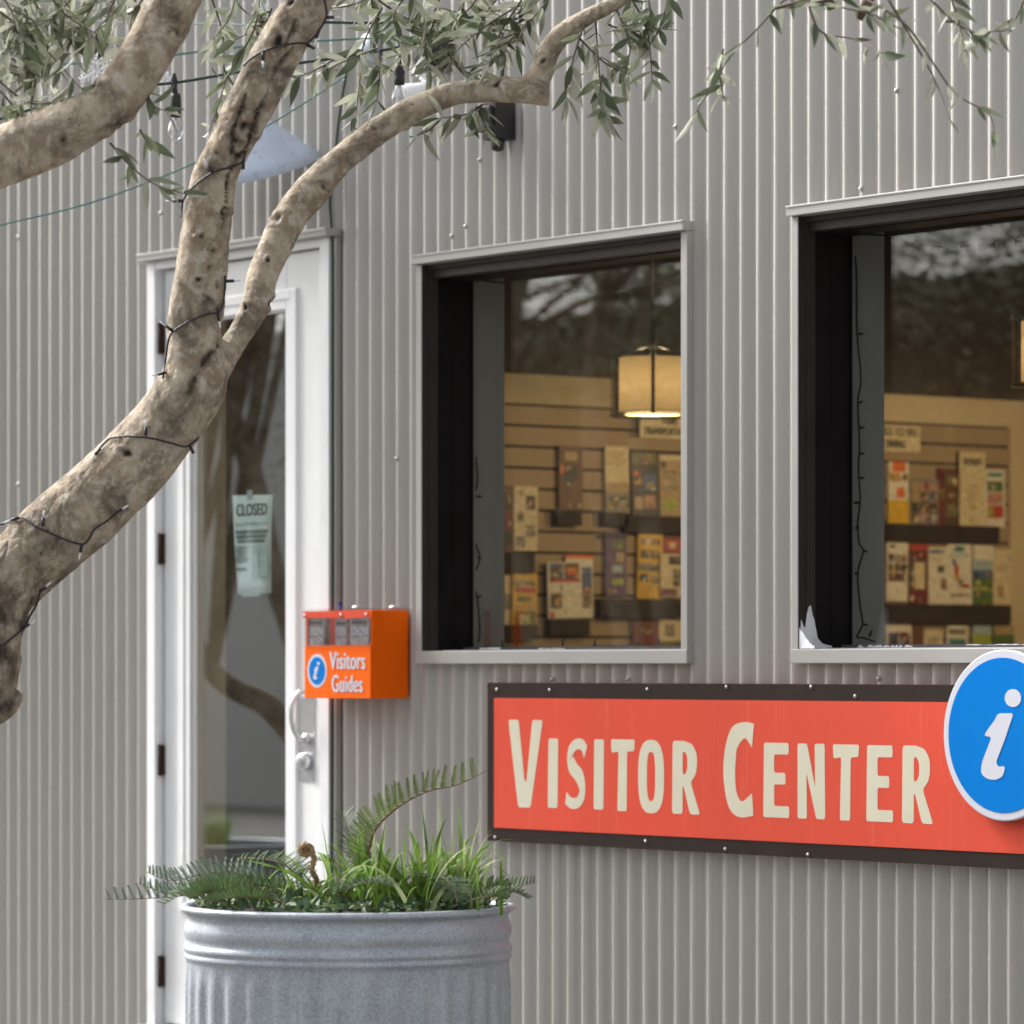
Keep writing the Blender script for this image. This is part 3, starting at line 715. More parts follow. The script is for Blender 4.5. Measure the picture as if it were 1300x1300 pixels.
brochure((709,566,739,648), 'brown poster brochure with two dark figures, alone on the upper slats', 'brown', [(.25,.08,.78,.22,'tan'),(.22,.3,.5,.62,'dark'),(.52,.3,.8,.62,'dark'),(.05,.3,.18,.42,'orange'),(.1,.7,.9,.95,'brown')])
brochure((768,566,798,651), 'tall cream brochure with a grey vineyard landscape below', 'cream', [(.0,.55,1,.70,'tan'),(0,.70,1,.99,'grey'),(.1,.76,.9,.80,'dark'),(.3,.86,.95,.9,'dark')]+lines(4,.08,.3,'tan'))
brochure((801,574,836,654), 'dark bicycle photo brochure beside the cream landscape one', 'dark', [(.02,.0,.9,.18,'olive'),(.05,.28,.4,.5,'brown'),(.45,.35,.9,.6,'blue'),(.1,.7,.4,.9,'tan'),(.45,.68,.85,.88,'pink'),(.1,.3,.25,.36,'orange')])
brochure((837,578,864,655), 'tan brochure with a lime yellow block near its foot', 'tan', [(.15,.72,.8,.9,'lime'),(0,.0,1,.08,'cream'),(.1,.1,.3,.2,'dark')]+lines(4,.25,.6,'grey'))
brochure((768,677,795,757), 'purple brochure with small bright landscape pictures', 'purple', [(.35,.1,.9,.25,'green'),(.5,.3,.85,.45,'gold'),(.3,.5,.8,.62,'sky'),(.3,.72,.85,.82,'lime'),(.1,.88,.5,.95,'brown')])
brochure((809,677,840,760), 'yellow brochure with paired photos and a grey middle band', 'yellow', [(.12,.08,.3,.17,'grey'),(.34,.08,.5,.17,'cream'),(.55,.08,.72,.17,'grey'),(.76,.08,.9,.17,'brown'),(.1,.26,.45,.38,'dark'),(.52,.26,.9,.38,'brown'),(0,.46,1,.58,'grey'),(.08,.62,.42,.74,'dark'),(.52,.64,.92,.76,'grey')]+lines(2,.82,.94,'gold'))
brochure((840,680,866,704), 'burgundy brochure top with a cream oval behind the cream one', 'burgundy', [(.1,.2,.9,.8,'red'),(.35,.35,.65,.65,'cream')], .008)
brochure((838,703,864,758), 'cream brochure in front of the burgundy one, low at right in first window', 'cream', [(.4,.05,1,.25,'dark'),(.6,.35,1,.6,'grey'),(.6,.62,1,.75,'brown'),(0,.8,.8,.97,'burgundy')], .02)
brochure((650,727,681,811), 'bright yellow and red striped brochure low at left in the first window', 'yellow', [(.05,.12,.9,.2,'olive'),(.1,.22,.95,.30,'red'),(.2,.36,.8,.44,'olive'),(.1,.47,.85,.55,'gold'),(.08,.58,.95,.82,'olive'),(.3,.63,.45,.78,'cream'),(.55,.62,.7,.78,'lime'),(.05,.86,.9,.97,'brown')], .02)
brochure((640,728,651,794), 'narrow cream brochure left of the yellow and red striped one', 'cream', [(.0,.4,.9,.7,'grey')])
brochure((718,704,752,784), 'white magazine with red heading standing behind the butterfly one', 'white', [(.0,.0,1,.06,'orange'),(.5,.2,.95,.55,'blue'),(.5,.6,.95,.85,'grey'),(.6,.56,.95,.6,'red')], .010)
brochure((695,713,738,785), 'white magazine with butterfly photos, lowest at centre in the first window', 'white', [(.06,.02,.46,.3,'blue'),(.1,.08,.4,.26,'brown'),(.5,.02,.92,.3,'brown'),(.56,.1,.86,.22,'orange'),(.05,.3,.95,.36,'red'),(.06,.55,.4,.82,'olive'),(.12,.6,.3,.75,'dark'),(.05,.88,.16,.99,'red'),(.35,.42,.42,.5,'grey')], .022)
brochure((803,789,836,842), 'dark burgundy brochure half hidden at the sill of the first window', 'burgundy', [(.2,.1,.8,.3,'brown')])
brochure((836,785,866,842), 'cream brochure with a grey crest at the sill of the first window', 'cream', [(.25,.12,.65,.4,'grey'),(.0,.5,1,.8,'olive')])
def card(px, texts, label):
    o, hw, hh = brochure(px, label, 'cream', [], .03, 'hanging_card', 'card', 0)
    o['group'] = 'topic cards on the slat wall'
    for tx, u0, v0, u1, v1 in texts:
        me = text_mesh(tx, 2*hw*(u1-u0), 2*hh*(v1-v0), .035)
        ob = place_flat(me, M['ink'], 'lettering', None, (.0045, -hw+2*hw*u0, hh-2*hh*v1), (0,1,0), (0,0,1)); ob.parent = o
card((812,527,885,555), [('TOURS', .36, .06, .64, .38), ('TRANSPORTATION', .06, .52, .95, .86)], 'cream TRANSPORTATION card hanging below the lamp in the first window')
card((1094,538,1167.5,571), [('THINGS TO DO', .1, .10, .93, .42), ('& DINING', .3, .56, .74, .88)], 'cream THINGS TO DO and DINING card in the second window')
brochure((1127,586,1153,664), 'white and yellow brochure with an orange cap, upper left in second window', 'white', [(.2,-.0,.85,.16,'orange'),(.05,.18,.6,.32,'gold'),(.7,.2,.95,.3,'dark'),(.4,.42,.8,.58,'orange'),(0,.62,1,1,'yellow')])
brochure((1154,607,1191,668), 'dark photo collage brochure right of the white and yellow one', 'grey', collage(4, 5, ['brown','dark','pink','blue','tan'], cols=3))
brochure((1190,594,1222,667), 'brown brochure with dim round pictures left of the tall cream one', 'brown', [(0,0,.25,1,'burgundy'),(.35,.12,.9,.3,'olive'),(.3,.35,.9,.6,'brown'),(.35,.62,.85,.85,'olive')]+lines(2,.88,.97,'dark'), .010)
o, hw, hh = brochure((1218,573,1250,667), "tall plain cream ROSSI'S leaflet standing highest in the second window", 'cream', lines(6,.45,.8,'tan',.25,.75)+[(.4,.9,.5,.94,'grey')], .024, tilt=0)
me = text_mesh("ROSSI'S", 2*hw*.7, .026, .04); ob = place_flat(me, M['ink'], 'lettering', None, (.0062, -hw*.7, hh-.05), (0,1,0), (0,0,1)); ob.parent = o
brochure((1250,596,1275,669), 'white brochure with three stacked food photos at the right end of the upper row', 'white', [(.15,.05,.9,.12,'teal'),(.1,.2,.9,.38,'green'),(.1,.4,.9,.6,'pink'),(.1,.62,.9,.84,'red'),(.1,.66,.4,.8,'lime')], .02)
brochure((1125,687,1152,763), 'white brochure with people photos at the left of the middle row', 'white', [(.15,.06,.4,.11,'dark')]+collage(3, 8, ['dark','brown','grey','pink'], .05,.2,.95,.68,3))
brochure((1154,691,1178,766), 'reddish brown vintage style brochure in the middle row', 'brown', [(0,.0,1,.1,'red'),(.1,.12,.9,.25,'burgundy'),(.25,.3,.8,.75,'cream'),(.05,.4,.2,.7,'olive'),(0,.78,1,1,'burgundy')])
brochure((1177,695,1202,767), 'white leaflet with one small dark square in the middle row', 'white', [(.05,.04,.9,.1,'blue'),(.5,.32,.85,.44,'dark'),(.65,.55,.95,.75,'olive')]+lines(3,.15,.26,'tan'))
brochure((1202,690,1233,768), 'white brochure with a tumbling rainbow shape in the middle row', 'white', [(.3,.04,.7,.13,'teal'),(.15,.17,.9,.21,'sky'),(.2,.25,.35,.34,'blue'),(.28,.34,.45,.5,'red'),(.3,.5,.5,.6,'gold'),(.45,.58,.65,.68,'blue'),(.5,.64,.75,.73,'lime'),(.6,.66,.9,.72,'red'),(.1,.82,.9,.86,'grey')])
brochure((1234,692,1260,767), 'brochure with a green valley landscape picture in the middle row', 'grey', [(0,0,1,.25,'white'),(0,.25,1,.45,'sky'),(0,.42,1,.58,'blue'),(0,.55,1,.72,'green'),(0,.70,1,.76,'lime'),(0,.78,1,1,'green')])
brochure((1260,697,1283,769), 'plain cream brochure with a faint seal at the right end of the middle row', 'cream', [(.25,.65,.6,.85,'tan'),(.8,.1,.95,.2,'sky')]+lines(2,.3,.42,'tan'))
brochure((1125,790,1157,850), 'dark photo brochure at the left of the lowest row in second window', 'white', collage(2, 3, ['dark','brown','burgundy'], .05,.2,.95,.9,2))
brochure((1158,792,1172,850), 'narrow brown brochure in the lowest row of the second window', 'brown', [])
brochure((1172,800,1196,850), 'short cream brochure in the lowest row of the second window', 'cream', lines(2,.2,.4))
brochure((1201,794,1228,850), 'white brochure with dark heading in the lowest row of second window', 'white', [(.1,.08,.9,.2,'grey'),(.1,.3,.9,.8,'teal')])
brochure((1234,794,1258,850), 'pale green landscape brochure in the lowest row of second window', 'sky', [(0,.2,1,.5,'lime'),(0,.5,1,.8,'green')])
brochure((1261,794,1287,850), 'dark green brochure at the right end of the lowest row', 'green', [(0,0,1,.2,'tan'),(.1,.4,.9,.7,'dark')])
# a pink card stands inside the lower left corner of the first window
a = onY(593,776,.2); c = onY(622,817,.2)
mb = MB(); mb.box(a.x, c.x, .196, .2, 1.2135, a.z); mb.build('pink_card', mat('pink_card', (.40,.24,.22), .7, 0, .1, 20), None, 'small pink card standing inside the lower left corner of the first window', 'card')

lampshade = shade_mat('lit_lamp_shade', (1,.56,.17), .09, .030)
diff = shade_mat('lit_lamp_diffuser', (1,.80,.42), .6, .75)
sheer = sheer_mat('dark_sheer_fabric', (.10,.075,.05), .40)
def pendant(cx_, cy_, zb, label, watts=5, dz=.10):
    RL = .134; H = .195
    o = empty('pendant_lamp', (cx_, cy_, zb), label, 'lamp', 'drum pendant lamps in the visitor center')
    mb = MB(); mb.lathe([(RL*.80, .012), (RL*.80, H-.012)], (cx_, cy_, zb), 40); mb.build('lamp_shade', lampshade, o)
    mb = MB(); mb.lathe([(RL, 0), (RL, H)], (cx_, cy_, zb), 40); mb.build('outer_shade', sheer, o)
    mb = MB(); mb.lathe([(0,.006),(RL*.80,.006)], (cx_, cy_, zb), 40); mb.build('lamp_diffuser', diff, o)
    mb = MB()
    for z in (0, H): mb.tube([(cx_+RL*math.cos(t), cy_+RL*math.sin(t), zb+z) for t in [2*math.pi*i/40 for i in range(41)]], .0035, 6)
    d = Vector((CAM.x-cx_, CAM.y-cy_, 0)).normalized()
    for t in range(3):
        q = math.atan2(d.y, d.x)+t*2*math.pi/3
        mb.box(cx_+RL*math.cos(q)-.004, cx_+RL*math.cos(q)+.004, cy_+RL*math.sin(q)-.004, cy_+RL*math.sin(q)+.004, zb, zb+H+.004)
        mb.tube([(cx_+RL*math.cos(q), cy_+RL*math.sin(q), zb+H), (cx_, cy_, zb+H+.03)], .003, 6)
    mb.build('shade_ring', M['blackrub'], o)
    mb = MB(); mb.tube([(cx_, cy_, zb+H-.03), (cx_, cy_, zb+H+.11)], .011, 10); mb.tube([(cx_, cy_, zb+H+.11), (cx_, cy_, zb+H+.16)], [.011,.005], 10); mb.tube([(cx_, cy_, zb+H+.16), (cx_, cy_, 3.3)], .004, 8); mb.build('pendant_rod', M['blackrub'], o)
    l = bpy.data.lights.new('lamp_bulb', 'POINT'); l.energy = watts; l.color = (1,.70,.38); l.shadow_soft_size = .012
    lo = bpy.data.objects.new('lamp_bulb', l); COL.objects.link(lo); lo.location = (cx_, cy_, zb+dz)
pendant(-.7085, 1.111, 1.955, 'lit drum pendant lamp hanging in the first window above the TRANSPORTATION card')
pendant(1.0728, 1.1265, 1.955, 'lit drum pendant lamp cut by the right edge of the second window')

# two unseen lamps, added out of view to brighten the slat wall
pendant(-.33, 3.35, 1.955, 'unseen drum lamp added deep in the room to brighten the slat wall', 18, -.03)
pendant(-1.2, 1.95, 1.955, 'unseen drum lamp added to brighten the slat wall, hidden between the windows', 2.5, -.03)
# ------------------------------------------------------------------ green fairy lights inside the windows
def fairy(ptsw, bulbs, label, wire_m, name='fairy_lights', r=.0026, blen=.022, sock=M['cord'], group=None):
    """ptsw: world points of the wire; bulbs: (world point, direction)"""
    o = empty(name, ptsw[0], label, 'string lights', group)
    mb = MB(); mb.tube(ptsw, r, 6); mb.build('wire', wire_m, o)
    for p, d in bulbs:
        p = Vector(p); d = Vector(d).normalized()
        mb = MB(); mb.tube([p, p+d*blen*.55], [.0036,.0030], 8); so = mb.build('bulb_socket', sock, o)
        mb = MB(); mb.tube([p+d*blen*.55, p+d*blen*.85, p+d*blen], [.0024,.0020,.0006], 8); mb.build('bulb_tip', M['tip' if blen > .023 else 'dimtip'], so)
    return o
def px_wire(pts, y, n=6): return [tuple(onY(x, yy, y)) for x, yy in smooth_line(pts, n)]
WY = .165
L1 = [(865,345),(820,362),(770,372),(710,374),(660,362),(612,356),(597,352),(598,380),(595,410),(600,440),(597,490),(602,560),(606,610),(597,655),(604,690),(609,710),(601,735),(606,760),(609,800),(607,815)]
RF = random.Random(3)
def bulbs_px(lst, y): return [(onY(x, yy, y), Vector((dx, RF.uniform(-.3,.1), dz))) for x, yy, dx, dz in lst]
fairy(px_wire(L1, WY), bulbs_px([(845,352,.2,-1),(800,366,.3,-1),(755,373,-.3,-1),(700,374,.2,-1),(655,361,.5,.8),(600,436,1,0),(597,493,-1,-.1),(606,630,1,-.1),(597,654,-1,0),(607,708,1,0),(601,735,-1,0),(607,758,1,.1),(602,783,-1,.1)], WY), 'green string of small bulbs hung inside the first window along top and left jamb', M['cord'])
L2 = [(1300,302),(1260,306),(1215,311),(1175,308),(1150,303),(1110,298),(1082,302),(1087,340),(1088,420),(1093,480),(1089,510),(1091,560),(1090,600),(1092,635),(1089,665),(1091,690),(1096,700),(1089,728),(1092,770),(1095,792),(1088,808),(1096,810),(1112,815)]
fairy(px_wire(L2, WY), bulbs_px([(1290,303,.1,-1),(1265,305,.1,-1),(1240,308,.2,-1),(1218,311,.1,-1),(1198,310,.1,-1),(1165,306,.2,-1),(1140,301,.5,.8),(1090,424,1,0),(1091,511,1,.1),(1091,543,1,0),(1091,576,1,0),(1092,607,1,0),(1090,638,-1,0),(1090,670,-1,0),(1096,699,1,-.2),(1089,728,-1,0),(1095,792,1,-.2),(1104,808,.5,.9)], WY), 'green string of small bulbs hung inside the second window along top and left jamb', M['cord'])
L3 = [(606,822),(660,821),(720,822),(780,820),(830,821),(862,820)]
fairy(px_wire(L3, .155), bulbs_px([(638,820,-.2,1),(655,820,.5,.8),(714,820,.2,1),(755,820,.3,1),(812,820,-.3,1),(836,820,0,1)], .155), 'green string of small bulbs lying along the sill of the first window', M['cord'])

# ------------------------------------------------------------------ olive tree
TZ = 9.4
def pl(pts): return pts
TRUNK = [(-75,1494,9.4,125),(-70,1250,9.4,115),(-72,1060,9.4,106),(-60,935,9.4,100),(-24,862,9.4,98),(-19,808,9.4,94),(-1,750,9.4,94),(40,706,9.4,98),(95,657,9.4,102),(150,607,9.4,98),(205,548,9.38,92),(238,500,9.36,88),(250,468,9.35,78),(247,420,9.34,70),(252,375,9.33,68),(257,330,9.32,66),(263,280,9.30,62),(273,225,9.28,58),(294,180,9.25,56),(325,118,9.2,64),(364,45,9.15,60),(392,5,9.12,58),(425,-60,9.1,54),(450,-130,9.1,50)]
LIMB = [(245,505,9.37,50),(278,466,9.36,36),(300,430,9.4,33),(325,388,9.42,38),(334,350,9.45,40),(350,313,9.47,40),(370,273,9.5,42),(400,238,9.5,43),(440,197,9.5,37),(505,151,9.5,34),(570,121,9.48,30),(620,115,9.47,31),(664,115,9.45,35),(697,116,9.45,38)]
LIMB2 = [(665,115,9.45,30),(686,95,9.45,31),(698,62,9.43,29),(720,38,9.42,26),(745,22,9.4,23),(775,7,9.38,22),(810,-15,9.36,20),(860,-40,9.3,18)]
LEFT = [(-60,930,9.3,90),(-130,760,9.2,86),(-165,560,9.15,84),(-150,360,9.1,82),(-95,245,9.08,82),(-40,212,9.05,80),(0,200,9.05,78),(60,176,9.04,78),(112,149,9.03,68),(152,118,9.02,66),(182,75,9.02,66),(206,30,9.02,68),(228,-20,9.02,70),(260,-90,9.02,66)]
FARR = [(1035,-60,8.7,22),(1052,2,8.7,17),(1055,10,8.7,12)]
BURL = [(-50,905,9.4,56),(-14,893,9.38,62),(6,880,9.36,56),(10,872,9.36,40)]
def dense(pts, n=7): return smooth_line(pts, n)
tm = MB()
for path in (TRUNK, LIMB, LIMB2, LEFT, BURL):
    d = dense(path)
    P = [at(q[0], q[1], q[2]) for q in d]; Rr = []
    for i, q in enumerate(d):
        Rr.append(q[3]/2/FPX*q[2])
    tm.tube(P, Rr, 14)
base_pt = at(-75, 1494, 9.4); base_pt.z = -.10
olive = empty('olive_tree', base_pt, 'leaning grey barked olive tree whose limbs cross in front of the door', 'tree')
tmp = bpy.data.objects.new('tmp', tm.mesh('tmp', M['bark'])); COL.objects.link(tmp)
rm = tmp.modifiers.new('r', 'REMESH'); rm.mode = 'VOXEL'; rm.voxel_size = .0062; rm.use_smooth_shade = True
sm = tmp.modifiers.new('s', 'SMOOTH'); sm.iterations = 3; sm.factor = .5
ss_ = tmp.modifiers.new('u', 'SUBSURF'); ss_.levels = 1; ss_.render_levels = 1; ss_.subdivision_type = 'SIMPLE'
dg = bpy.context.evaluated_depsgraph_get(); me = bpy.data.meshes.new_from_object(tmp.evaluated_get(dg)); bpy.data.objects.remove(tmp)
CRACKS = [smooth_line(p, 6) for p in ([(375,25),(368,45),(362,60)],[(372,62),(358,78),(345,100),(338,120),(328,140),(322,160),(315,180),(305,200)],[(310,120),(303,145),(296,165),(295,195)],[(302,200),(290,225),(288,250),(282,290)],[(276,440),(262,455),(250,475),(240,500)])]
KN = [(150,157,15),(222,42,11),(628,108,12),(412,238,7),(353,277,7),(345,385,8),(80,178,10),(118,108,7),(262,380,9),(268,450,7),(160,575,10),(283,270,8),(276,395,9),(352,52,12),(40,795,9),(12,830,8),(270,318,4),(266,340,6),(275,362,5),(262,362,3),(252,355,5),(690,78,5),(370,3,7),(310,160,12),(300,180,10),(255,300,5),(312,390,5),(475,165,5),(520,168,5),(340,330,4)]
def proj(p):
    d = p-CAM; X = d.x*CP+d.y*SP; Z = -d.x*SP+d.y*CP
    return CX+FPX*X/Z, HY-FPX*d.z/Z
da = me.attributes.new('dark', 'FLOAT', 'POINT')
vals = []; newco = []
NRM = [v.normal.copy() for v in me.vertices]; COS = [v.co.copy() for v in me.vertices]
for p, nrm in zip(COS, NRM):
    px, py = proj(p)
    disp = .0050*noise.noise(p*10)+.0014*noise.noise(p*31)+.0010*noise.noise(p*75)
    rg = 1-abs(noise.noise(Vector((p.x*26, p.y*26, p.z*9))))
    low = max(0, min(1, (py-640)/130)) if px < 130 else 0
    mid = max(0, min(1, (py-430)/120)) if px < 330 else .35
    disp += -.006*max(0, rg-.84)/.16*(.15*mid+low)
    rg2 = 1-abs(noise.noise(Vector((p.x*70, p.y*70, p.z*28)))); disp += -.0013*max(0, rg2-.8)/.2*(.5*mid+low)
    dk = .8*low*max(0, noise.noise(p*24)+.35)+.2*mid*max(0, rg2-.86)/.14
    for (kx, ky, kr) in KN:
        dx, dy = px-kx, py-ky
        if abs(dx) > kr*2.4 or abs(dy) > kr*2.4: continue
        th = kx*1.7+ky; a_ = dx*math.cos(th)+dy*math.sin(th); b_ = dy*math.cos(th)-dx*math.sin(th); wv_ = 1.5*noise.noise(p*55)
        q = a_*a_*(1.5+wv_)+b_*b_*(.55-.25*wv_)
        if q < kr*kr*2.2:
            e = math.exp(-q/(kr*kr)*2.6)*max(0, .75+1.3*noise.noise(p*70)); dk = max(dk, min(1, e*1.1)); disp += (.004*math.exp(-((q**.5-kr)/(kr*.5))**2) - .005*e)
    if 230 < px < 385 and py < 505:
        for c_ in CRACKS:
            q = min((px-a)**2+(py-b_)**2 for a, b_ in c_)
            wdt = max(.8, 3.2+5*noise.noise(p*26)+2.5*noise.noise(p*80))
            if q < wdt*wdt*3:
                e = math.exp(-q/(wdt*wdt)); dk = max(dk, e*(.95+.5*noise.noise(p*120))); disp -= .005*e
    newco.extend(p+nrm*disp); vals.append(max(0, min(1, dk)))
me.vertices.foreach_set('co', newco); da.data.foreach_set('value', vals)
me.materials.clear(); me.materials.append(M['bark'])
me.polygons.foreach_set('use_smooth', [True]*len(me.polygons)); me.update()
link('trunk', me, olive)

# leaves
def leaf_mesh(seed, pale=False):
    r = random.Random(seed); mb = MB(); n_ = 6; vs = []; fs = []
    bend = r.uniform(-.3, .34); wv = r.uniform(.10, .138); sc = r.uniform(-.2,.2)
    for i in range(n_+1):
        t = i/n_; w = wv*math.sin(math.pi*min(1, t**.85))*(1-.1*t)+.006
        z = bend*t*t; yc = sc*t*t
        vs += [(t, yc-w, z+.35*w), (t, yc, z), (t, yc+w, z+.35*w)]
    for i in range(n_):
        q = i*3; fs += [(q, q+3, q+4, q+1), (q+1, q+4, q+5, q+2)]
    mb.add(vs, fs, 0, True)
    return mb
LV = [leaf_mesh(i) for i in range(6)]
LM = [lv.mesh('leaf', M['leaf'] if i < 3 else M['leafpale']) for i, lv in enumerate(LV)]
TW = [
 ([(15,-10),(35,20),(30,60)],9.1,8),([(75,-10),(95,30),(75,75)],9.1,8),([(150,-10),(135,30),(150,60)],9.15,6),([(-10,75),(20,85),(55,100)],9.1,8),([(110,0),(80,40),(40,85)],9.2,9),([(0,115),(25,150),(15,185)],9.15,5),([(45,-10),(20,10),(-5,35)],9.0,7),([(190,-10),(170,15),(165,45)],9.2,5),([(520,-10),(500,20),(510,55)],9.55,7),([(680,-10),(670,25),(655,60)],9.5,7),([(555,20),(540,60),(545,90)],9.6,6),([(610,-10),(590,15),(560,10)],9.5,6),  # photograph readings of the twigs: points, depth, leaf pairs
 ([(0,15),(50,55),(105,115)],9.0,9),([(170,-10),(128,32),(95,72)],8.8,5),([(-10,60),(45,100),(20,145)],9.1,9),([(30,-15),(60,35),(45,95)],9.2,9),([(100,-12),(62,28),(20,60)],9.0,9),([(-10,95),(35,130),(72,128)],9.2,8),
 ([(205,-5),(150,22),(112,12)],9.2,6),([(50,65),(78,112),(60,140)],9.3,7),([(0,-10),(20,30),(5,70)],8.9,9),([(130,-15),(110,20),(85,50)],9.1,8),([(-10,30),(30,30),(80,22)],9.0,9),([(-10,130),(20,150),(40,145)],9.1,5),([(-20,0),(10,45),(60,75)],9.2,9),([(60,-10),(85,20),(125,45)],9.0,8),
 ([(140,182),(165,210),(195,233),(236,247)],9.0,8),([(185,115),(196,135),(210,140)],9.05,4),([(178,165),(186,180)],9.05,2),
 ([(265,-12),(282,40),(284,90),(281,130)],9.5,9),([(330,-12),(325,30),(310,62),(290,95),(275,140),(266,165)],9.45,12),([(300,-10),(290,25),(270,50)],9.5,5),([(345,10),(335,30),(300,50)],9.5,5),
 ([(485,10),(462,55),(456,110),(450,165)],9.6,10),([(430,72),(402,88),(378,98)],9.5,5),([(478,62),(442,76),(408,92)],9.5,4),([(470,-10),(478,40),(482,95),(478,130)],9.6,8),([(405,10),(440,8),(475,-5)],9.5,5),
 ([(562,-12),(545,30),(520,60),(495,85)],9.6,10),([(592,-8),(578,40),(560,95)],9.6,10),([(640,-12),(600,30),(545,48)],9.6,10),([(700,-12),(650,12),(605,42),(572,72)],9.5,12),([(662,0),(632,48),(620,88)],9.5,8),([(692,5),(655,45),(632,62)],9.5,7),([(520,-10),(540,20),(580,30)],9.6,8),([(480,0),(520,25),(560,28)],9.65,8),([(625,-12),(620,25),(640,60)],9.55,7),([(560,60),(590,90),(610,95)],9.6,5),
 ([(612,133),(592,145),(560,150)],9.45,5),([(604,135),(612,150),(618,165)],9.45,4),([(560,150),(545,165),(530,172)],9.5,4),
 ([(742,30),(728,75),(718,125)],9.4,8),([(756,25),(760,80),(764,140)],9.4,9),([(782,10),(800,58),(790,98)],9.4,9),([(800,-5),(822,40),(828,105)],9.35,10),([(735,48),(768,80),(800,95)],9.4,7),([(850,-12),(838,35),(812,75)],9.3,5),([(770,30),(800,40),(840,35)],9.35,6),([(820,-10),(825,20),(800,35)],9.35,5),([(765,95),(762,125),(770,150)],9.4,5),
 ([(1012,-12),(990,5),(962,36),(930,68),(908,102),(882,145)],8.9,9),([(918,62),(914,95),(918,120)],8.9,5),
 ([(1025,0),(1042,40),(1085,50),(1122,68)],8.8,7),([(1092,-5),(1148,30),(1188,85),(1214,120),(1256,146),(1262,178)],8.6,5),([(1128,0),(1182,92),(1206,152)],8.6,3),([(1182,0),(1214,30),(1240,42)],8.7,6),([(1000,10),(1040,5),(1080,12),(1130,25)],8.7,7),([(1300,0),(1282,35),(1255,40)],8.6,5),([(1205,-10),(1218,30),(1225,65)],8.7,6),([(1060,-10),(1100,15),(1150,40)],8.7,5),
]
RL_ = random.Random(21)
leaves = []
tw_items = []
for pts, Z, nl in TW:
    if pts[0][0] < 130 and pts[-1][1] < 160: nl = int(nl*1.1)
    elif 470 < pts[0][0] < 710: nl = int(nl*1.25)
    sp = smooth_line([(*p, Z+RL_.uniform(-.08,.08)+.0*i) for i, p in enumerate(pts)], 8)
    W = [at(*q) for q in sp]
    mb = MB(); mb.tube(W, [.0028*(1-.65*i/(len(W)-1)) for i in range(len(W))], 5); mb.build('twig', M['twig'], olive)
    thin = nl > 0
    for k in range(nl):
        t = (k+.6)/nl*(len(W)-1); i = min(int(t), len(W)-2); p = W[i].lerp(W[i+1], t-i); tan = (W[i+1]-W[i]).normalized()
        for s in (-1, 1):
            if RL_.random() < (.2 if pts[0][0] > 980 else .05): continue
            side = tan.cross(Vector((RL_.uniform(-1,1), RL_.uniform(-1,1), RL_.uniform(-1,1)))).normalized()
            d = (tan*RL_.uniform(.25,.9)+side*RL_.uniform(.5,1.0)+Vector((0,0,-RL_.uniform(.0,.55)))).normalized()
            leaves.append((p, d, RL_.uniform(.046,.080)*(.82 if pts[0][0] > 980 else 1)))
    leaves.append((W[-1], (W[-1]-W[-2]).normalized(), RL_.uniform(.05,.08)))
RL_.shuffle(leaves)
def leaf_frame(p, d, L):
    up = Vector((RL_.gauss(0,.7), RL_.gauss(0,.7), RL_.gauss(.5,.7))); y = up.cross(d)
    y = y.normalized() if y.length > .05 else d.orthogonal().normalized()
    z = d.cross(y)
    return Matrix(((d.x*L, y.x*L, z.x*L, p.x), (d.y*L, y.y*L, z.y*L, p.y), (d.z*L, y.z*L, z.z*L, p.z), (0,0,0,1)))
leaves.sort(key=lambda l: -l[2])
inv = Matrix.Translation(-base_pt)
rest = MB()
for i, (p, d, L) in enumerate(leaves):
    m4 = leaf_frame(p, d, L); j = RL_.randrange(6)
    if i < 300:
        o = bpy.data.objects.new('leaf', LM[j]); COL.objects.link(o); o.parent = olive; o.matrix_parent_inverse = inv; o.matrix_basis = m4
    else:
        lv = LV[j]; rest.add([m4 @ Vector(v) for v in lv.v], lv.f, 0 if j < 3 else 1, True)
rest.build('foliage', [M['leaf'], M['leafpale']], olive, kind='stuff')
# two sawn knots on the right limb, a broken stub above the second window
mb = MB(); q = at(1055, 8, 8.7); mb.tube([at(1035,-40,8.7), at(1050,-5,8.7), at(1056,12,8.7)], [.015,.012,.008], 9); mb.tube([at(1115,-25,8.7), at(1100,5,8.7), at(1090,24,8.7)], [.012,.012,.009], 9); mb.tube([at(985,10,8.7), at(1020,2,8.7), at(1060,6,8.7)], [.004,.006,.006], 9)
mb.build('branch', M['twig'], olive)

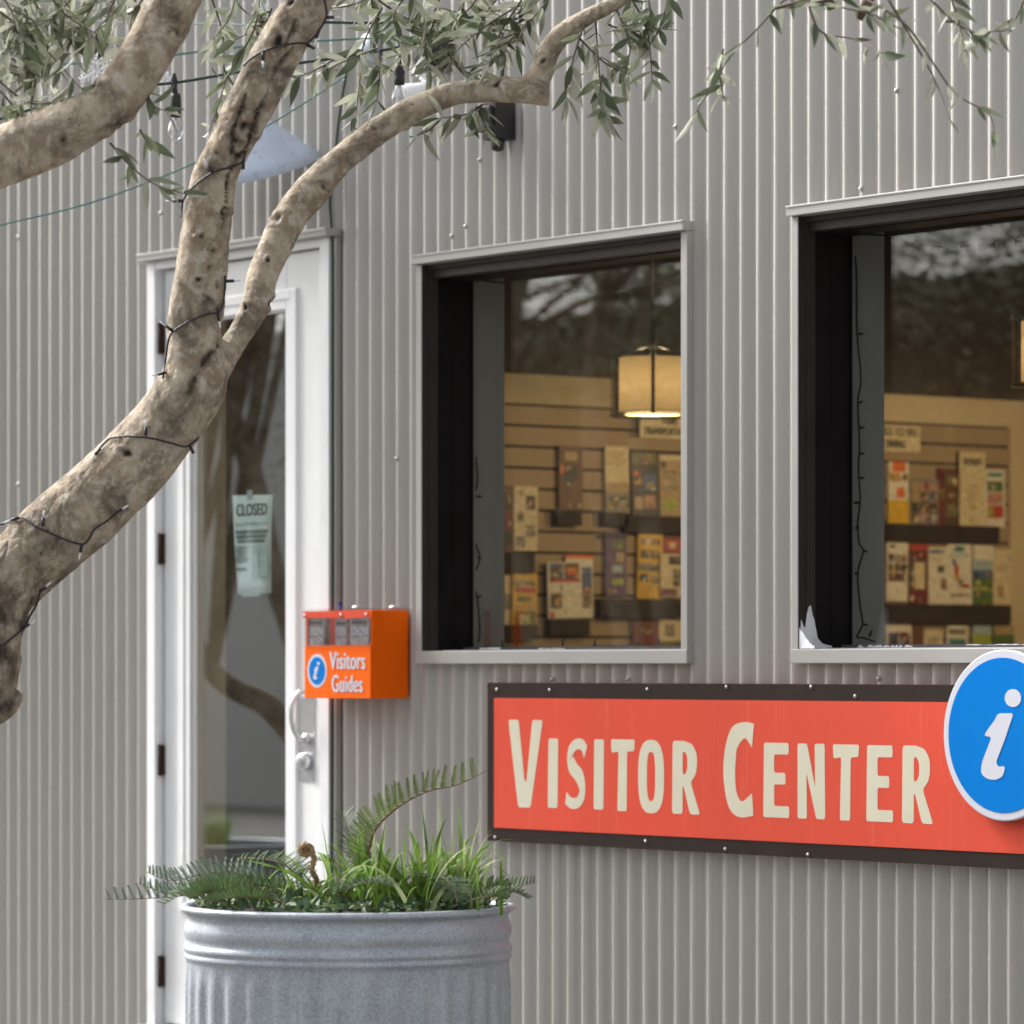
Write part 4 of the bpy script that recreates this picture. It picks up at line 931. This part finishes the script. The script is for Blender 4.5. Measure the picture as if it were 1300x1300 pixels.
# dark wire of small bulbs wound round the trunk
SEGS = []
for path in (TRUNK, LIMB, LIMB2, LEFT): SEGS.append(dense(path))
def surf(px, py, lift=3.5):
    best = None
    for d in SEGS[:1]:
        for q in d:
            e = math.hypot(px-q[0], py-q[1])
            if best is None or e < best[0]: best = (e, q)
    e, q = best; r = q[3]/2
    dz = math.sqrt(max(0, (r+lift)**2-e*e))/FPX*q[2]
    return at(px, py, q[2]-dz-.002)
def trunk_wire(pts): return [surf(x, y) for x, y in smooth_line(pts, 6)]
WR = [([(-5,668),(12,662),(30,657),(45,668),(62,676),(85,686),(105,691),(113,684),(120,672),(135,662),(149,650)],[(24,657,-1,-.35),(54,668,.1,1),(104,691,-.2,-1),(146,652,.8,.5)]),
 ([(120,577),(132,563),(142,556),(165,554),(190,556),(215,562),(235,567),(246,561),(252,555)],[(128,569,-.7,-.8),(185,553,0,1),(241,566,.5,-1)]),
 ([(207,480),(211,450),(214,432),(220,421),(240,408),(262,399),(278,396),(284,382),(285,365),(286,350)],[(219,420,-.8,.6),(211,473,-1,-.2),(276,397,.2,-1),(286,357,1,.05)]),
 ([(230,275),(232,256),(240,243),(255,229),(272,218),(290,213),(307,206),(312,192)],[(231,255,-1,0),(270,219,-.6,.9),(309,204,0,-1)]),
 ([(309,84),(318,75),(332,66),(348,60),(368,56),(385,55),(396,60)],[(334,66,0,-1),(390,57,.8,-.4)]),
 ([(410,-8),(414,10),(414,22),(408,34),(398,48),(388,56)],[(413,22,1,0),(405,38,-.3,-1)]),
 ([(52,748),(46,768),(38,782),(32,795),(20,806),(5,818),(-8,826)],[(50,752,.9,.8),(28,798,1,.6)])]
fl = empty('trunk_string_lights', surf(140,556), 'dark wire of tiny bulbs wound around the leaning olive trunk', 'string lights')
for pts, bl in WR:
    W = trunk_wire(pts); mb = MB(); 
    tw = [Vector((math.sin(i*1.9)*.0009, 0, math.cos(i*1.9)*.0009)) for i in range(len(W))]
    mb.tube([w+t for w, t in zip(W, tw)], .0022, 6); mb.tube([w-t for w, t in zip(W, tw)], .0022, 6); mb.build('wire', M['purple'], fl)
    for x, y, dx, dz in bl:
        p = surf(x, y); d = Vector((CP*dx-.25*-SP*0, SP*dx, dz)).normalized()*1.0
        mb = MB(); mb.tube([p, p+d*.019], [.0038,.0036], 8); so = mb.build('bulb_socket', M['purple'], fl)
        mb = MB(); mb.tube([p+d*.019, p+d*.031, p+d*.036], [.0026,.0022,.0006], 8); mb.build('bulb_tip', M['tip'], so)

# ------------------------------------------------------------------ overhead cables, cafe bulbs, snowflakes, lamps on the wall
def cable(pts, Z, r, m, label, name='cable', group='thin cables strung across the wall'):
    sp = smooth_line([(*p, Z) if len(p) == 2 else p for p in pts], 8)
    mb = MB(); mb.tube([at(*q) for q in sp], r, 6)
    o = mb.build(name, m, None, label, 'cable', group); return o
cable([(-60,302),(0,286),(120,256),(245,208),(330,165),(400,122),(440,95)], 11.6, .0022, M['teal'], 'lowest thin teal cable sloping up to the right behind the olive limbs')
cable([(210,71),(320,58),(440,50),(560,46)], 11.9, .0030, M['teal'], 'thin teal cable just above the cafe bulb cable')
cable([(-20,36),(40,32),(110,27),(170,29),(240,30),(340,32),(430,28),(560,30)], 11.8, .0028, M['palewire'], 'pale upper cable behind the leaves at the upper left')
cable([(-20,110),(60,84),(140,80)], 11.7, .0025, M['teal'], 'short teal cable behind the leaves at far left')
cable([(400,28),(470,29),(540,27),(620,20)], 11.5, .0042, M['cord'], 'thick dark cable running behind the leaves above the floodlight')
cs = empty('cafe_string_light', at(220,103,11.3), 'black cable with clear cafe bulbs hanging between the olive limbs', 'string lights')
mb = MB(); mb.tube([at(*q, 11.3) for q in smooth_line([(-30,160),(60,133),(140,113),(221,105),(300,92),(380,80),(450,70),(505,60),(600,40)], 8)], .0042, 8); mb.build('cable', M['cord'], cs)
mb = MB(); mb.lathe([(.004,.03),(.010,.01),(.006,-.03)], at(221,107,11.3), 10); mb.build('cable_drop', M['blackrub'], cs)
for x, y in ((223,133),(507,92),(331,40)):
    p = at(x, y, 11.3)
    mb = MB(); mb.tube([p+Vector((0,0,.05)), p+Vector((0,0,.028))], [.004,.006], 8); mb.lathe([(.0,.030),(.012,.030),(.014,.02),(.015,-.005),(.0135,-.012),(.0145,-.016),(.0135,-.034),(0,-.034)], p, 14)
    so = mb.build('bulb_socket', M['blackrub'], cs)
    mb = MB(); mb.lathe([(.011,-.035),(.018,-.052),(.0215,-.068),(.019,-.084),(.010,-.096),(0,-.099)], p, 18); mb.build('bulb_glass', M['bulb'], so)
    mb = MB(); mb.tube([p+Vector((0,0,-.034)), p+Vector((0,0,-.055)), p+Vector((.003,0,-.07))], [.003,.002,.001], 6); mb.build('filament', M['tip'], so)
def snowflake(px, py, Z, rpx, label):
    c = at(px, py, Z); r = rpx/FPX*Z; mb = MB(); ux = Vector((CP, SP, 0)).normalized(); uz = Vector((0,0,1)); n_ = ux.cross(uz)
    P = lambda a, b_: c+ux*a+uz*b_
    for k in range(6):
        a = math.pi*k/3+.5; d = Vector((math.cos(a), math.sin(a)))
        mb.tube([P(0,0), P(d.x*r, d.y*r)], r*.06, 6)
        for f in (.3, .52, .74, .92):
            for s in (-1, 1):
                e = Vector((math.cos(a+s*1.0), math.sin(a+s*1.0)))*r*.42*(1.08-f*.7)
                mb.tube([P(d.x*r*f, d.y*r*f), P(d.x*r*f+e.x, d.y*r*f+e.y)], r*.05, 5)
    mb.build('snowflake', M['snow'], None, label, 'ornament', 'white snowflake ornaments')
snowflake(124, 90, 11.2, 25, 'white snowflake ornament above the elbow of the left olive limb')
snowflake(642, 14, 11.2, 26, 'white snowflake ornament at the top behind the middle leaves')
snowflake(212, 103, 11.5, 12, 'small white snowflake ornament beside the hanging cafe bulb')
snowflake(331, 12, 11.3, 12, 'small white snowflake ornament above the middle olive limb')

# gooseneck barn lamp
bl = empty('gooseneck_lamp', onY(468,75,0), 'pale blue grey cone shaped gooseneck lamp behind the olive limbs', 'lamp')
rimc = at(325,214,12.6); ax = (Vector((CP,SP,0))*-.20+Vector((0,0,.93))-Vector((-SP,CP,0))*.30).normalized(); apex = rimc+ax*.165
rot = ax.to_track_quat('Z', 'Y').to_matrix()
Hc = (apex-rimc).length; RC = .196
mb = MB(); mb.lathe([(RC,0),(RC+.003,.004),(RC*.84,Hc*.22),(RC*.54,Hc*.62),(RC*.28,Hc*.90),(.034,Hc),(.032,Hc+.05),(0,Hc+.052)], rimc, 40, axis=rot)
mb.lathe([(RC-.003,.001),(RC*.78,Hc*.28),(RC*.48,Hc*.61),(.03,Hc*.97)], rimc, 40, axis=rot); mb.build('lamp_shade', M['lampgrey'], bl)
mb = MB(); top = apex+ax*.04; wl = onY(470, 62, -.01)
mb.tube(smooth_line([tuple(top), tuple(at(340,100,12.7)), tuple(at(350,45,12.7)), tuple(at(378,8,12.7)), tuple(at(415,12,12.7)), tuple(at(434,40,12.75)), tuple(at(454,56,12.9)), tuple(wl)], 8), .013, 10)
mb.lathe([(.0,.02),(.045,.015),(.05,0)], wl, 20, axis=RX); mb.build('gooseneck_arm', M['lampgrey'], bl)
# floodlight: box, two heads
fb = empty('floodlight', onY(592,70,0), 'twin head floodlight half hidden by leaves above the first window', 'floodlight')
w = onY(556,66,-.03)
mb = MB(); mb.lathe([(0,.075),(.052,.075),(.056,.06),(.056,0)], (w.x,-.012,w.z), 24, axis=RX); mb.build('mount_box', M['blackrub'], fb)
mb = MB(); hd = onY(527,118,-.14); dirv = Vector((-.55,-.75,-.35)).normalized(); rot = dirv.to_track_quat('Z','Y').to_matrix()
mb.tube([(w.x,-.08,w.z-.02), (w.x-.02,-.10,w.z-.06), tuple(hd-dirv*.05)], .008, 8); mb.lathe([(0,-.06),(.020,-.058),(.024,-.02),(.036,.02),(.037,.028),(.033,.03),(.0,.034)], hd, 24, axis=rot); mb.build('white_lamp_head', M['lampwhite'], fb)
mb = MB(); w2 = onY(632,152,-.05); mb.box(w2.x-.03, w2.x+.034, -.085, -.012, w2.z-.058, w2.z+.05); mb.box(w2.x-.022, w2.x+.026, -.10, -.085, w2.z-.04, w2.z+.035); mb.tube([(w2.x,-.05,w2.z-.05),(w2.x+.012,-.06,w2.z-.085)], [.022,.018], 12); mb.tube([(w2.x-.004,-.03,w2.z+.05),(w2.x-.006,-.03,w2.z+.26)], .006, 8)
mb.build('black_lamp_head', M['blackrub'], fb, bevel=.004)
# dark cord beside the door
pts = [tuple(onY(x, y, -.022)) for x, y in smooth_line([(445,60),(432,140),(425,200),(419,250),(421,290),(422.5,330),(422.5,500),(422.5,760),(422,900),(421.5,1050),(421,1200),(421,1300)], 4)]
mb = MB(); mb.tube(pts, .0042, 8); mb.build('power_cord', M['cord'], None, 'dark green power cord running down the wall along the right side of the door', 'cord')

# ------------------------------------------------------------------ stock tank planter with ferns and sedge
TC = at(442, 1150, 9.62); TC.z = 0; TR = .381; TH = .612
tank_prof = [(0,-.1),(TR-.03,-.1),(TR-.02,-.09),(TR-.015,-.08)]
zf0, zf1 = -.07, .478
nfl = 72
flz = [zf0+(zf1-zf0)*i/24 for i in range(25)]
tank_prof += [(TR-.015, z) for z in flz]
i0, i1 = 4, 4+len(flz)-1
tank_prof += [(TR-.014,.486),(TR-.010,.491),(TR-.009,.495),(TR-.012,.501),(TR-.013,.504),(TR-.009,.509),(TR-.008,.514),(TR-.011,.521),(TR-.016,.528),(TR-.012,.538),(TR-.009,.550),(TR-.010,.561),(TR-.015,.574),(TR-.017,.586)]
tank_prof += [(TR-.014,.592),(TR-.006,.596),(TR-.001,.600),(TR-.001,.606),(TR-.006,.611),(TR-.016,.612),(TR-.024,.607),(TR-.026,.595),(TR-.028,.50)]
def flute(i, a):
    if i0 < i < i1:
        z = (i-i0)/(i1-i0); e = min(1, z*10, (1-z)*10)
        return .0042*e*math.copysign(abs(math.sin(a*nfl/2))**.7, math.sin(a*nfl/2))
    return 0
mb = MB(); mb.lathe(tank_prof, (0,0,0), nfl*6, flute=flute)
tank_me = mb.mesh('stock_tank', M['galv'])
tank = link('stock_tank_planter', tank_me); tank.location = TC; tank.scale = (1.016,1.016,1.005); tank.rotation_euler = (0,0,.3)
tag(tank, 'round ribbed galvanized stock tank planter standing in front of the white door', 'planter')
mb = MB(); mb.lathe([(0,.611),(.2,.608),(TR-.029,.602)], (0,0,0), 32); so = mb.build('soil', M['soil'], None); so.parent = tank; so['kind'] = 'stuff'

RG = random.Random(5)
def frond(pts, parent, plen, m, side_mix=(.8,.5), npin=34, rm=M['rachis'], taper=.75, rr=.0028, sides=(1,-1), lift=0):
    """pts: world points root to tip; pinnae with small leaflets on both sides"""
    W = [Vector(q) for q in smooth_line([tuple(p) for p in pts], 8)]; n_ = len(W)
    mb = MB(); mb.tube(W, [rr*(1-.75*i/(n_-1)) for i in range(n_)], 6, 1)
    toC = (CAM-W[n_//2]); toC.z = 0; toC.normalize()
    for k in range(npin):
        f = .10+.88*k/npin; t = f*(n_-1); i = min(int(t), n_-2); p = W[i].lerp(W[i+1], t-i); tan = (W[i+1]-W[i]).normalized()
        L = plen*(min(1, f*3.2+.25))*max(.12, 1-((f-.35)/.65)**2*taper if f > .35 else 1)
        upv = Vector((0,0,1)); upv = (upv-tan*upv.dot(tan)).normalized(); sd = tan.cross(upv)
        for s in sides:
            d = (sd*s*side_mix[0]+upv*side_mix[1]+tan*.34+Vector((RG.uniform(-.12,.12), RG.uniform(-.12,.12), RG.uniform(-.12,.12)))).normalized()
            L2 = L*RG.uniform(.85,1.1); nl_ = 11; w = d.cross(tan).normalized(); lw = d.cross(w).normalized()
            for j in range(nl_):
                g = j/nl_; a = p+d*L2*g+upv*(-.12*L2*g*g); b_ = p+d*L2*(g+.9/nl_)+upv*(-.12*L2*g*g); h = L2*RG.uniform(.12,.19)*(1-g*.7)
                for s2 in (-1, 1):
                    c_ = (a+b_)/2+lw*h*s2+d*L2*.05
                    mb.add([a, b_, c_], [(0,1,2)], 0)
    return mb.build('frond', [m, rm], parent)
ctr = at(440,1150,9.6)
fern = empty('fern', (ctr.x-.02, ctr.y, .58), 'sword fern with one tall arching frond growing in the galvanized planter', 'fern')
P = lambda x, y, Z=9.55: tuple(at(x, y, Z))
frond([P(462,1135),P(466,1095),P(470,1071),P(478,1051),P(495,1033),P(517,1017),P(545,1004),P(581,996),P(618,978)], fern, .074, M['fernlight'], (.5,.9), 21, rr=.004, taper=.35)
frond([P(462,1130,9.6),P(455,1095,9.6),P(445,1065,9.65),P(438,1040,9.7),P(436,1030,9.75)], fern, .058, M['fernblue'], (.6,.6), 22, rr=.0025)
frond([P(468,1130,9.6),P(458,1100,9.62),P(450,1075,9.65),P(446,1052,9.7)], fern, .05, M['fern'], (.8,.35), 18, rr=.0025)
frond([P(455,1135,9.62),P(445,1110,9.65),P(425,1095,9.7),P(400,1092,9.7)], fern, .045, M['fern'], (.8,.5), 18, rr=.0025)
for pts, pl_, m, mixv in (
  ([(395,1140,9.6),(340,1131,9.6),(285,1132,9.58),(235,1137,9.55),(180,1141,9.5),(130,1142,9.5)], .052, M['fernblue'], (.35,.95)),
  ([(380,1140,9.7),(320,1112,9.75),(270,1108,9.8),(220,1118,9.8),(185,1107,9.8)], .050, M['fernblue'], (.6,.8)),
  ([(390,1140,9.5),(340,1125,9.5),(290,1122,9.45),(240,1132,9.4),(205,1150,9.4)], .055, M['fern'], (.8,.5)),
  ([(385,1140,9.65),(330,1135,9.7),(270,1132,9.75),(215,1135,9.8),(172,1120,9.8)], .048, M['fernblue'], (.5,.9)),
  ([(400,1140,9.75),(370,1105,9.8),(345,1092,9.9),(300,1090,10.0)], .05, M['fern'], (.8,.5)),
  ([(330,1145,9.5),(300,1135,9.4),(262,1134,9.35),(240,1142,9.35)], .05, M['fern'], (.5,.85)),
  ([(400,1140,9.6),(378,1115,9.6),(362,1098,9.55),(352,1090,9.5)], .035, M['fern'], (.8,.4)),
  ([(420,1142,9.5),(440,1130,9.42),(470,1120,9.36),(500,1125,9.33)], .045, M['fernblue'], (.8,.4)),
  ([(530,1142,9.55),(545,1120,9.5),(560,1112,9.42),(575,1130,9.36),(580,1145,9.35)], .055, M['fernblue'], (.9,.2)),
  ([(560,1142,9.6),(600,1128,9.6),(640,1128,9.6),(682,1120,9.6)], .038, M['fern'], (.5,.8)),
  ([(580,1142,9.6),(620,1136,9.55),(650,1132,9.5),(672,1142,9.5)], .035, M['fern'], (.8,.5)),
  ([(480,1140,9.75),(520,1110,9.85),(545,1100,9.95)], .045, M['fernblue'], (.8,.5)),
  ([(300,1146,9.8),(280,1132,9.85),(255,1136,9.85),(240,1142,9.8)], .045, M['fern'], (.7,.7)),
  ([(360,1146,9.4),(330,1140,9.33),(295,1140,9.3),(262,1146,9.3)], .04, M['fern'], (.6,.7)),
  ([(350,1140,9.9),(320,1125,9.95),(290,1118,9.95),(260,1122,9.95)], .05, M['fernblue'], (.4,.95)),
  ([(610,1142,9.7),(630,1130,9.75),(650,1134,9.75)], .04, M['fern'], (.7,.7)),
  ([(600,1142,9.35),(625,1138,9.3),(645,1142,9.3)], .035, M['fern'], (.7,.7)),
  ([(290,1146,9.6),(330,1128,9.6),(380,1126,9.55),(410,1138,9.5)], .04, M['fern'], (.6,.7)),
):
    frond([P(*q) for q in pts], fern, pl_*1.12, m, mixv, 24, rr=.002, taper=.6)
mb = MB()
for k in range(1500):
    a = RG.uniform(0, 2*math.pi); r_ = (TR-.035)*math.sqrt(RG.random()); p = TC+Vector((r_*math.cos(a), r_*math.sin(a), .598+RG.uniform(0,.03)))
    d = Vector((RG.gauss(0,1), RG.gauss(0,1), RG.uniform(.0,1.1))).normalized(); sd_ = d.orthogonal().normalized()*RG.uniform(.004,.008); L = RG.uniform(.02,.05)
    mb.add([p, p+d*L*.5+sd_, p+d*L, p+d*L*.5-sd_], [(0,1,2,3)], 0 if RG.random() < .7 else 1)
mb.build('low_foliage', [M['fern'], M['fernblue']], fern, kind='stuff')
# curled fiddlehead: one spiral part of the fern
sp = []
for i in range(46):
    t = i/45; a = -.3+t*3.6*math.pi; r = 6.8*(1-t)**.9+1.2
    sp.append((388+r*math.cos(math.pi-a*1.0)*-.0+ (r*math.cos(a)), 1080-r*math.sin(a), 9.5))
stem = smooth_line([(398,1140,9.55),(402,1118,9.52),(396,1105,9.5),(399,1090,9.5)], 5)
mb = MB(); W = [at(*q) for q in stem]+[at(*q) for q in sp]
mb.tube(W, [.0062]*len(stem)+[.0074*(1-.5*i/45) for i in range(46)], 9)
for q in range(500):
    i = RG.randrange(len(W)-1); p = W[i]; d = Vector((RG.gauss(0,1), RG.gauss(0,1), RG.gauss(0,1))).normalized(); e = d.orthogonal()*.0012
    mb.add([p+d*.005+e, p+d*.005-e, p+d*RG.uniform(.009,.013)], [(0,1,2)], 0)
mb.build('fiddlehead', M['fiddle'], fern)

def tuft(cx_, cz_, n_, hmin, hmax, rx, seed, label, spread=1.0, bias=0, pale=.2, base_w=.05):
    r = random.Random(seed); mb = MB(); c = at(cx_, cz_, 9.5); c.z = .60
    for k in range(n_):
        az = r.uniform(0, 2*math.pi); L = r.uniform(hmin, hmax); out = r.uniform(.15, 1.0)*spread
        d = Vector((math.cos(az)+bias*CP, math.sin(az)+bias*SP, 0)); d = d.normalized() if d.length > .1 else Vector((1,0,0))
        p = c+Vector((r.gauss(0,base_w), r.gauss(0,base_w), 0)); w = r.uniform(.0036,.0078); side = Vector((-d.y, d.x, 0))
        q = (toCam - d*toCam.dot(d)); side = (side*.5+q.normalized().cross(Vector((0,0,1)))*.7).normalized()
        nn = 10; vs = []; fs = []; drop = r.uniform(.5, 1.5)*out
        for i in range(nn+1):
            t = i/nn; pos = p+d*L*out*.75*(t**1.4)+Vector((0,0,L*(t-.62*drop*t*t*t*1.3)))
            ww = w*(1-t**2.2)+.0003
            vs += [pos-side*ww, pos+Vector((0,0,-.25*ww)), pos+side*ww]
        for i in range(nn): q0 = i*3; fs += [(q0,q0+1,q0+4,q0+3),(q0+1,q0+2,q0+5,q0+4)]
        mb.add(vs, fs, 1 if r.random() < pale else 0, True)
    o = mb.build('blades', [M['grass'], M['grasspale']], None, kind='stuff')
    e = empty('sedge_tuft', c, label, 'grass plant', 'sedge tufts in the planter'); o.parent = e; o.matrix_parent_inverse = Matrix.Translation(-c)
    return e
toCam = (CAM-ctr).normalized()
tuft(480, 1140, 105, .13, .25, .1, 31, 'bright green sedge tuft in the middle of the planter below the tall frond', .95)
tuft(565, 1140, 100, .15, .29, .1, 32, 'fine bright green sedge tuft on the right side of the planter', .9, .55, .35)
tuft(405, 1140, 48, .08, .17, .1, 33, 'sparse pale sedge tuft around the curled fiddlehead', 1.1, -.4, .6)
mb = MB()
for x0, y0, x1, y1 in ((415,1142,300,1090),(412,1142,330,1098),(405,1138,345,1078)):
    W = [at(*q, 9.45) for q in smooth_line([(x0,y0),((x0+x1)/2,(y0+y1)/2-12),(x1,y1)], 10)]
    for i in range(len(W)-1):
        w0, w1 = .0045*(1-i/len(W)), .0045*(1-(i+1)/len(W)); u = Vector((0,0,1))
        mb.quad(W[i]-u*w0, W[i+1]-u*w1, W[i+1]+u*w1, W[i]+u*w0)
mb.build('grass_blade', M['grass'], fern)

# ------------------------------------------------------------------ across the courtyard (seen only in the panes)
def mirror(px, py, Z, y=.13):
    p = at(px, py, Z); return Vector((p.x, 2*y-p.y, p.z))
mb = MB(); mb.box(-46, -19.6, -14.4, -14, -.1, 4.2)

mb.build('courtyard_wall', M['far'], None, 'plain pale rendered wall across the courtyard reflected in the door glass', 'wall')
fe = empty('reflection_backdrop', (-12,-14.2,-.1), 'dark brown timber fence added across the courtyard to darken the window panes', 'backdrop')  # unseen boards, added to give the window reflections a dark brown tone
mb = MB(); mb.box(-.19, .19, -.03, .03, 0, 4.2); fbm = mb.mesh('backdrop_board', mat('dark_brown_backdrop', (.085,.058,.038), .8, 0, .3, 8))
for k in range(36):
    o = link('backdrop_board', fbm, fe); o.matrix_parent_inverse = Matrix.Identity(4); o.location = (-7.4+k*.4, .01*(k % 2), .02*(k % 3))
t2 = link('stock_tank_planter', tank_me); c2 = mirror(262, 1075, 17.5, .024); t2.location = (c2.x, c2.y, 0); t2.scale = (1.15,1.15,.70)
tag(t2, 'second galvanized planter across the courtyard, reflected low in the door glass', 'planter')
def far_tree(base, h, crown_r, seed, label, trunk_pts=None, tr=.10):
    r = random.Random(seed); e = empty('olive_tree', base, label, 'tree', 'olive trees across the courtyard')
    mb = MB(); b0 = Vector(base)
    tp = trunk_pts or [b0, b0+Vector((.1,.05,h*.25)), b0+Vector((-.15,.1,h*.5)), b0+Vector((.1,0,h*.8))]
    tp = [Vector(q) for q in smooth_line([tuple(q) for q in tp], 6)]
    mb.tube(tp, [tr*(1-.6*i/len(tp)) for i in range(len(tp))], 10)
    cc = b0+Vector((0,0,h-crown_r*.75))
    clus = []
    for k in range(46):
        d = Vector((r.gauss(0,1), r.gauss(0,1), r.gauss(0,.8))).normalized()*crown_r*r.uniform(.4,1.0); d.z *= .75
        if k < 14: mb.tube([tp[-1 if k % 2 else len(tp)*3//4], cc+d*.5+Vector((0,0,-.1)), cc+d], [.022,.011,.004], 5)
        clus.append(cc+d)
    mb.build('trunk', M['bark'], e)
    mb = MB()
    for q in clus:
        for k in range(125):
            p = q+Vector((r.gauss(0,.28), r.gauss(0,.28), r.gauss(0,.24))); d = Vector((r.gauss(0,1), r.gauss(0,1), r.gauss(-.3,1))).normalized()
            s = d.orthogonal().normalized()*.011; L = r.uniform(.045,.075)
            mb.add([p, p+d*L*.5+s, p+d*L, p+d*L*.5-s], [(0,1,2,3)], 0)
    mb.build('crown', M['leaf'], e, kind='stuff')
k = 0
for x, y, h, cr, lb in ((-9.5,-7.2,5.2,2.0,'olive tree'),(-11.2,-8.4,5.8,2.2,'taller olive tree'),(-7.4,-6.2,5.2,1.9,'nearest olive tree'),(-13.6,-11.6,6.2,2.4,'farthest olive tree'),(-10.8,-10.6,6.2,2.4,'tallest olive tree'),(-6.0,-8.8,5.6,2.2,'olive tree opposite the second window'),(-8.6,-10.8,6.0,2.3,'rear olive tree opposite the second window')):
    far_tree((x, y, -.1), h, cr, 50+k, lb+' across the courtyard, reflected in the window panes'); k += 1
tpts = [mirror(x, y, 15.4, .024) for x, y in ((420,1290),(400,1000),(350,905),(290,870),(255,830),(235,760))]
tp2 = [mirror(x, y, 15.4, .024) for x, y in ((430,1200),(385,850),(345,720),(325,620),(300,540),(272,470),(255,400))]
b2 = tp2[0].copy(); b2.z = 0
far_tree(tuple(b2), 5.2, 1.1, 77, 'olive tree with curved trunk reflected behind the CLOSED notice in the door glass', [b2]+tp2, .066)
b3 = tpts[0].copy(); b3.z = -.1
far_tree(tuple(b3), 5.2, 1.0, 78, 'leaning olive tree whose dark trunk crosses low in the door glass reflection', [b3]+tpts, .066)
tf = tuft(262, 1060, 90, .12, .26, .1, 41, 'green grass tuft in the planter across the courtyard, reflected in the door glass')
tf.location = (c2.x, c2.y, .40)
